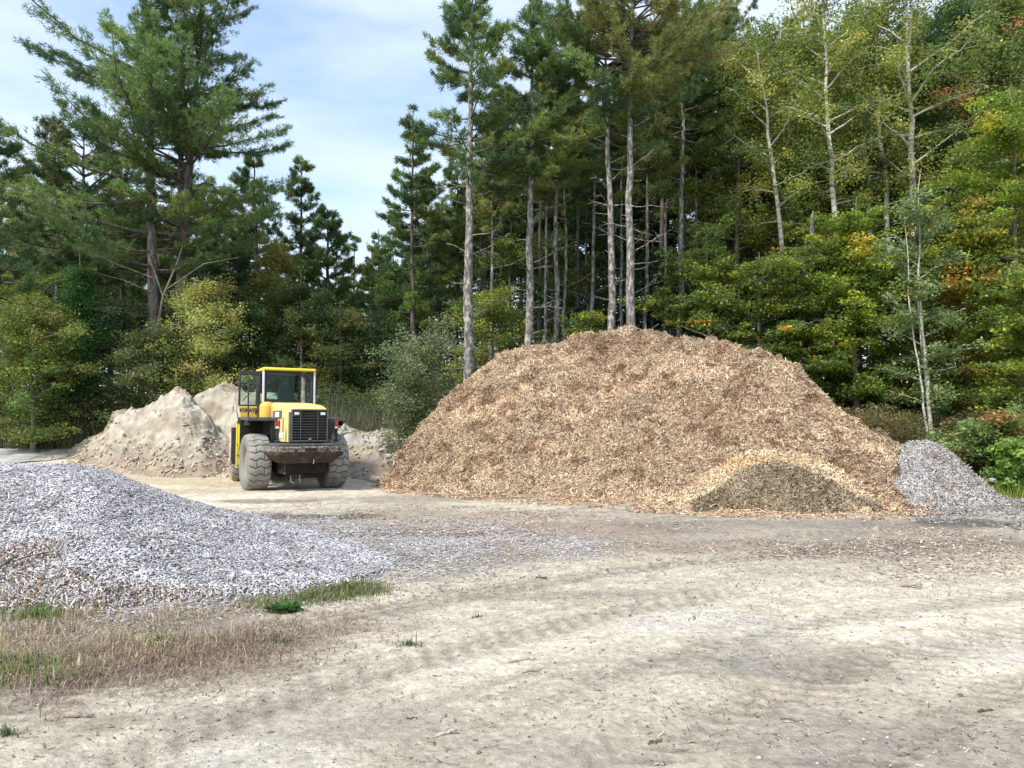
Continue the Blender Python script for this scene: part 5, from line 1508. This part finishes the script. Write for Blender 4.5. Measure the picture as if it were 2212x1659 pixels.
DRY = [(.44, .35, .22), (.36, .28, .18), (.52, .43, .29), (.32, .22, .16), (.26, .24, .14), (.42, .33, .26)]
PINK = [(.34, .24, .19), (.42, .33, .27), (.26, .18, .14), (.20, .17, .11)]
xy = scatter([(-160, 1310), (150, 1318), (330, 1318), (430, 1290), (560, 1300), (600, 1330), (560, 1400), (420, 1430), (330, 1440), (160, 1480), (-160, 1500)], 9500, rg, .52, 2.4, jit=.16)
blades('dry_grass', xy, GZ, .075, .006, DRY, 1, 'tan dry grass along the foot of the silver grey pile', lean=.8)
xy = scatter([(-160, 1430), (200, 1440), (420, 1395), (640, 1330), (760, 1300), (860, 1300), (780, 1370), (620, 1440), (400, 1480), (250, 1520), (-160, 1570)], 7500, rg, .55, 1.9, .06, jit=.2)
blades('dry_grass', xy, GZ, .055, .006, PINK, 2, 'low pinkish dead grass thinning out onto the dirt', lean=1.2)
xy = scatter([(470, 1262), (560, 1268), (700, 1262), (825, 1268), (820, 1284), (700, 1300), (600, 1312), (500, 1296)], 3200, rg, .50, 2.4, .06)
blades('green_grass', xy, GZ, .075, .009, [(.10, .15, .045), (.14, .19, .06), (.20, .21, .09), (.28, .24, .14)], 3, 'short green grass strip at the foot of the grey pile', lean=.7)
xy = scatter([(-100, 1420), (110, 1420), (220, 1465), (100, 1490), (-100, 1480)], 700, rg, .5, 2.4, .06)
blades('green_grass', xy, GZ, .09, .010, [(.11, .16, .045), (.16, .21, .06), (.25, .25, .10)], 4, 'bright green grass tufts among dry grass at the left edge', lean=.6)
for (px, py, r_, n_, h_, lab, pal) in (
        (82, 1335, .30, 420, .12, 'green grass tuft between the dry grass and the grey pile', [(.12, .18, .05), (.20, .25, .08)]),
        (350, 1392, .12, 160, .07, 'small green weed tuft right of the dry grass', [(.12, .20, .05), (.18, .26, .07)]),
        (600, 1386, .20, 260, .05, 'flat dull green weed tuft on the dirt below the round weed', [(.10, .14, .06), (.16, .19, .09)]),
        (884, 1391, .10, 120, .05, 'lone little weed tuft on the open dirt', [(.12, .16, .08), (.20, .22, .12)]),
        (1030, 1338, .07, 60, .03, 'tiny weed tuft on bare dirt', [(.12, .16, .08)]),
        (15, 1598, .08, 90, .05, 'grey green weed tuft at the bottom left', [(.12, .16, .08), (.2, .22, .14)]),
        (165, 1335, .10, 50, .16, 'thin pale stalks left of the dry grass', [(.5, .42, .3)]),
        (2180, 1074, .50, 900, .28, 'bright yellow green grass clump right of the grey gravel pile', [(.22, .32, .05), (.28, .36, .07), (.36, .36, .12)])):
    c = ghit(px, py)
    a = rg.uniform(0, 6.28, n_); q = np.abs(rg.normal(0, .5, n_)) * r_
    xy = np.stack([c.x + np.cos(a) * q * 1.5, c.y + np.sin(a) * q], 1)
    g0 = float(GZ(c.x, c.y)[0])
    o = blades('grass_tuft', xy, GZ, h_, .008 if py > 1200 else .014, pal, int(px), lean=.45, base=(c.x, c.y, g0))
    o.location = (c.x, c.y, g0)
    tag(o, lab, 'weed')
# broad-leaved weed
c = ghit(615, 1322)
rw = np.random.default_rng(9)
rt = empty('weed_plant', (c.x, c.y, float(GZ(c.x, c.y)[0])))
vv, ff, cc = [], [], []
for k in range(230):
    a, L = rw.uniform(0, 6.28), rw.uniform(.03, .09)
    st = np.array([math.cos(a) * rw.uniform(0, .16), math.sin(a) * rw.uniform(0, .10), rw.uniform(0, .07)])
    d = np.array([math.cos(a), math.sin(a), rw.uniform(.15, .9)]); d /= np.linalg.norm(d)
    s = np.cross(d, [0, 0, 1]); s /= np.linalg.norm(s); w = L * .28
    pts = [st, st + d * L * .4 + s * w, st + d * L * .75 + s * w * .8, st + d * L - [0, 0, L * .15], st + d * L * .75 - s * w * .8, st + d * L * .4 - s * w]
    n0 = len(vv); vv += pts; ff.append([n0, n0 + 1, n0 + 2, n0 + 3]); ff.append([n0, n0 + 3, n0 + 4, n0 + 5])
    cc += [np.array([.06, .145, .03]) * rw.lognormal(0, .3)] * 6
np_mesh('leaves', np.array(vv), np.array(ff), M_LEAF, col=np.array(cc), parent=rt)
T = Tubes(); T.add([(0, 0, -.02), (.02, 0, .10)], [.008, .004], 5); T.build('stem', M_BARK_TWIG, rt)
tag(rt, 'bright green broad leaved weed at the edge of the grey pile', 'weed')

# tall feathery weeds behind
TZ = lambda x, y: terr(x, y)
WEED = [(.17, .18, .10), (.24, .23, .15), (.13, .14, .08), (.30, .27, .19), (.20, .19, .12)]
def scatter_xy(x0, x1, y0, y1, n, px=True):
    y = rg.uniform(y0, y1, n); u = rg.uniform(x0, x1, n)
    return np.stack([(u - CX) / F * y, y], 1)
blades('tall_weeds', scatter_xy(690, 960, 28.0, 32.0, 34000), TZ, .72, .016, WEED, 21, 'tall grey green feathery weeds on the bank behind the loader', 'weeds', lean=.42)
blades('tall_weeds', scatter_xy(-160, 250, 29.0, 33.0, 18000), TZ, .75, .02, [(.12, .14, .07), (.20, .19, .12), (.09, .11, .05), (.26, .22, .15)], 22, 'grey green rank grass on the bank beyond the far gravel track', 'weeds', lean=.3)
blades('tall_weeds', scatter_xy(700, 1000, 26.6, 28.0, 3000), TZ, .35, .018, WEED, 23, 'thin weeds at the back of the rubble bank', 'weeds', lean=.35)

# far gravel track at the left
rows = []
pxs = np.linspace(-300, 200, 40)
far = np.interp(pxs, [-300, 0, 130, 200], [985, 972, 957, 950]); near_ = np.interp(pxs, [-300, 0, 100, 150, 200], [1030, 1006, 998, 988, 968])
v = []
for i, px in enumerate(pxs):
    for t in np.linspace(0, 1, 14):
        g = ghit(px, near_[i] * (1 - t) + far[i] * t)
        v.append((g.x, g.y, float(GZ(g.x, g.y)[0]) + .035))
v = np.array(v)
ii = np.arange(40 * 14).reshape(40, 14)
f = np.stack([ii[:-1, :-1].ravel(), ii[1:, :-1].ravel(), ii[1:, 1:].ravel(), ii[:-1, 1:].ravel()], 1)
cg = np.array([.40, .385, .37]) * (.75 + .5 * fbm(v[:, 0] * 2, v[:, 1] * 2, 0, 4)[:, None])
tag(np_mesh('gravel_road', v, f, M_SAND, col=cg, smooth=True), kind='structure')

# loose chips over the ground
def litter(name, pxpoly, n, L, W, pal, seed, lab, thr=0.0, thick=.0, tilt=.18, nsc=1.2, jit=.1):
    rng = np.random.default_rng(seed)
    xy = scatter(pxpoly, n, rng, thr, nsc, .06, off=seed, jit=jit)
    z = GZ(xy[:, 0], xy[:, 1])
    pos = np.stack([xy[:, 0], xy[:, 1], z + .006], 1)
    cv, cf, per = chips_geo(pos, np.tile([0, 0, 1.0], (len(pos), 1)), L, W, np.full(len(pos), tilt), rng, thick)
    col = np.repeat(pick(pal, np.ones(len(pal)), len(pos), rng, .18), per, 0)
    return tag(np_mesh(name, cv, cf, M_CHIP, col=col), lab, 'wood chips', kind='stuff')
litter('loose_chips', [(480, 1105), (640, 1125), (900, 1160), (1100, 1195), (1080, 1245), (960, 1268), (800, 1285), (560, 1300), (300, 1340), (0, 1370), (-100, 1350), (300, 1290), (560, 1250)], 17000, .042, .014, GREY[:4] + [(.3, .26, .22)], 31,
       'silvery loose chips scattered over the dirt around the grey pile', thr=.47, thick=.004, jit=.38)
litter('loose_chips', [(600, 1110), (800, 1118), (1050, 1128), (1200, 1150), (1330, 1180), (1250, 1215), (1000, 1200), (760, 1165)], 9000, .045, .015, GREY[:3] + [(.45, .38, .31)], 36,
       'pale loose chips spread across the yard beyond the grey pile', thr=.50, thick=.004, jit=.3)
litter('loose_chips', [(800, 1045), (960, 1055), (1300, 1070), (1500, 1085), (2000, 1100), (2030, 1112), (1900, 1125), (1500, 1112), (1200, 1092), (850, 1068)], 26000, .075, .022, [(.58, .42, .27), (.44, .29, .19), (.68, .52, .34), (.32, .2, .14)], 32,
       'tan loose chips spilled along the foot of the huge mound', thr=.36)
litter('loose_chips', [(600, 1085), (1000, 1090), (1400, 1110), (1900, 1130), (2200, 1160), (2200, 1280), (1700, 1220), (1200, 1210), (700, 1150)], 12000, .05, .016, [(.36, .24, .18), (.46, .36, .27), (.26, .18, .14), (.52, .46, .38)], 33,
       'thin brown scatter of chips tracked across the yard', thr=.50, nsc=.7)
litter('loose_chips', [(1980, 1085), (2240, 1075), (2300, 1120), (2212, 1150), (1950, 1125)], 9000, .06, .02, [(.30, .28, .27), (.42, .40, .39), (.16, .13, .12)], 34,
       'grey crushed bark spread in front of the small grey pile', thr=.35)
# grit on the near dirt
def grit(n, seed, pxpoly, size, pal, lab):
    rng = np.random.default_rng(seed)
    xy = scatter(pxpoly, n, rng)
    z = GZ(xy[:, 0], xy[:, 1])
    oc = np.array([[1, 0, 0], [0, 1, 0], [-1, 0, 0], [0, -1, 0], [0, 0, 1], [0, 0, -1]], float)
    s = size * rng.lognormal(0, .55, (n, 1, 1))
    s = s[:len(xy)]
    a = rng.uniform(0, 6.28, len(xy))
    o6 = np.broadcast_to(oc, (len(xy), 6, 3)) * (1 + rng.normal(0, .3, (len(xy), 6, 1))) * np.array([1, 1, .6])
    ca, sa = np.cos(a)[:, None], np.sin(a)[:, None]
    q = np.stack([o6[..., 0] * ca - o6[..., 1] * sa, o6[..., 0] * sa + o6[..., 1] * ca, o6[..., 2]], 2) * s
    v = (q + np.stack([xy[:, 0], xy[:, 1], z], 1)[:, None]).reshape(-1, 3)
    o = (np.arange(len(xy)) * 6)[:, None]
    f = np.concatenate([o + np.array([t]) for t in ((0, 1, 4), (1, 2, 4), (2, 3, 4), (3, 0, 4), (1, 0, 5), (2, 1, 5), (3, 2, 5), (0, 3, 5))])
    col = np.repeat(pick(pal, np.ones(len(pal)), len(xy), rng, .2), 6, 0)
    return tag(np_mesh('pebbles', v, f, M_CHIP, col=col), lab, 'pebbles', kind='stuff')
grit(15000, 41, [(-200, 1400), (800, 1300), (1300, 1230), (2300, 1230), (2500, 1659), (-300, 1659)], .0045, [(.40, .36, .30), (.28, .25, .21), (.46, .43, .39), (.18, .155, .13)], 'fine grit and pebbles over the near dirt')
grit(7000, 42, [(500, 1140), (2300, 1140), (2400, 1260), (900, 1260)], .008, [(.34, .30, .25), (.24, .21, .17), (.4, .36, .3)], 'pebbles pressed into the middle of the yard')

litter('bark_fragments', [(-200, 1320), (500, 1290), (900, 1270), (1300, 1220), (2300, 1220), (2500, 1659), (-300, 1659)], 8000, .024, .006, [(.20, .16, .12), (.12, .09, .07), (.32, .27, .21), (.42, .37, .30)], 35,
       'tiny bark shreds and straw bits trodden into the dirt', thr=.46, nsc=1.5, tilt=.3)
# individual scraps: bark strips, twigs, stones
def strip(px, py, L, W, rz, col, lab, cat='bark scrap', name='bark_scrap', bend=.25, lift=.0, grp=None):
    c = ghit(px, py)
    rng = np.random.default_rng(int(px * 7 + py))
    b = BM()
    n = 9
    pts = []
    for k in range(n):
        t = k / (n - 1) - .5
        w = W * (1 - (abs(t) * 1.7) ** 3 * .8) * rng.uniform(.75, 1.2)
        pts.append((t * L, w * .5, bend * L * (.25 - t * t) * .6 + rng.normal(0, .004)))
    up, dn = [], []
    for (x, w, z) in pts:
        j = rng.normal(0, W * .15)
        up.append((b.bm.verts.new((x, -w + j, z)), b.bm.verts.new((x, w + j, z - .004))))
        dn.append((b.bm.verts.new((x, -w + j, z - .012)), b.bm.verts.new((x, w + j, z - .016))))
    for k in range(n - 1):
        b.bm.faces.new((up[k][0], up[k + 1][0], up[k + 1][1], up[k][1]))
        b.bm.faces.new((dn[k][1], dn[k + 1][1], dn[k + 1][0], dn[k][0]))
        b.bm.faces.new((up[k][0], dn[k][0], dn[k + 1][0], up[k + 1][0]))
        b.bm.faces.new((up[k][1], up[k + 1][1], dn[k + 1][1], dn[k][1]))
    b.bm.faces.new((up[0][0], up[0][1], dn[0][1], dn[0][0])); b.bm.faces.new((up[-1][1], up[-1][0], dn[-1][0], dn[-1][1]))
    m = mat_noise('scrap_bark', [(.3, tuple(q * .6 for q in col)), (.7, tuple(min(q * 1.4, .9) for q in col))], scale=30, rough=.95, bump=.6, bscale=80)
    o = b.build(name, m, None, bevel=0)
    o.location = (c.x, c.y, float(GZ(c.x, c.y)[0]) + .012 + lift)
    o.rotation_euler = (rng.normal(0, .1), rng.normal(0, .1), rz)
    tag(o, lab, cat, grp)
strip(160, 1554, .22, .035, .1, (.30, .24, .19), 'curled pale bark scrap at the bottom left of the dirt')
strip(890, 1550, .07, .018, .2, (.10, .085, .07), 'small dark bark scrap low in the middle of the dirt')
strip(960, 1548 + 40, .16, .02, .5, (.45, .40, .33), 'thin pale splinter below the small dark bark scrap')
strip(1170, 1248, .14, .03, -.1, (.07, .05, .04), 'dark wood scrap on the chip stained yard')
strip(2128, 1533, .10, .018, .05, (.13, .11, .09), 'dark splinter near the lower right edge')
strip(1430, 1086, .45, .10, .1, (.72, .72, .72), 'flat white scrap at the foot of the tan mound', 'scrap', 'white_scrap', .1)
strip(1120, 1430, .28, .02, .12, (.38, .32, .25), 'long thin twig like splinter in the middle of the dirt')
strip(1960, 1270, .3, .03, -.6, (.2, .17, .14), 'dark splinter by the curved wheel tracks at the right')
strip(1415, 1600, .09, .012, .3, (.16, .13, .11), 'short dark twig at the bottom of the dirt')
strip(2075, 1505, .06, .02, .9, (.15, .13, .1), 'tiny dark scrap right of the shallow dip')
for (px, py, L, r_, rz, lab) in ((1690 + 20, 1568, .13, .004, -.5, 'thin curved twig near the bottom of the dirt'), (1150, 1457, .16, .004, .3, 'crooked dark twig on the pale dirt')):
    c = ghit(px, py)
    T = Tubes(); T.add([(-L / 2, 0, 0), (-L * .1, L * .06, .008), (L * .2, -.01, .004), (L / 2, L * .1, .01)], [r_, r_, r_ * .8, r_ * .4], 6)
    o = T.build('twig', M_BARK_DARK, None); o.location = (c.x, c.y, float(GZ(c.x, c.y)[0]) + .01); o.rotation_euler = (0, 0, rz)
    tag(o, lab, 'twig')
# dark sticks poking out of the grey pile
for (pa, pb_, r_, lab) in (((-25, 1246, 7.9), (41, 1198, 8.2), .016, 'dark charred stick jutting from the grey pile at the left edge'),
                           ((0, 1222, 8.2), (120, 1190, 8.5), .010, 'bark covered stick lying above the charred stick'),
                           ((150, 1232, 8.3), (205, 1262, 7.9), .007, 'thin pale stick on the lower face of the grey pile'),
                           ((330, 1160, 9.6), (420, 1176, 9.5), .008, 'thin dark stick on the middle of the grey pile')):
    A_, B_ = P(*pa), P(*pb_)
    T = Tubes(); mid = (A_ + B_) / 2 + Vector((0, 0, .02))
    T.add([(0, 0, 0), (mid - A_)[:], (B_ - A_)[:]], [r_, r_ * .9, r_ * .6], 7)
    o = T.build('stick', M_BARK_DARK, None); o.location = A_
    tag(o, lab, 'stick')
def rock(px, py, d, r, seed, lab, col=(.46, .44, .40)):
    rng = np.random.default_rng(seed)
    b = bmesh.new(); bmesh.ops.create_icosphere(b, subdivisions=3, radius=r)
    pl = [(Vector(rng.normal(0, 1, 3)).normalized(), rng.uniform(.55, .85) * r) for _ in range(9)]
    for v in b.verts:
        for n_, d_ in pl:
            e = v.co.dot(n_) - d_
            if e > 0: v.co -= n_ * e
        v.co.z *= .75
    me = bpy.data.meshes.new('rock'); b.to_mesh(me); b.free()
    me.materials.append(mat_noise('rock_face', [(.35, tuple(q * .6 for q in col)), (.65, col)], scale=6, rough=.9, bump=.5))
    o = bpy.data.objects.new('rock', me); COL.objects.link(o); o.location = P(px, py, d)
    tag(o, lab, 'rock')
rock(838, 986, 24.6, .16, 1, 'pale boulder in the rubble beside the left foot of the tan mound')
rock(826, 972, 25.0, .13, 2, 'smaller pale rock just above the boulder in the rubble')
rock(893, 905, 27.4, .30, 3, 'flat pale rock at the foot of the feathery bush')
rock(1972, 1051, 18.9, .12, 4, 'pale yellow lump lying where the tan and grey piles meet', (.78, .68, .42))
rock(2143, 1003 + 35, 19.4, .09, 5, 'whitish stone on the right slope of the grey pile')
print('all done', len(bpy.data.objects))
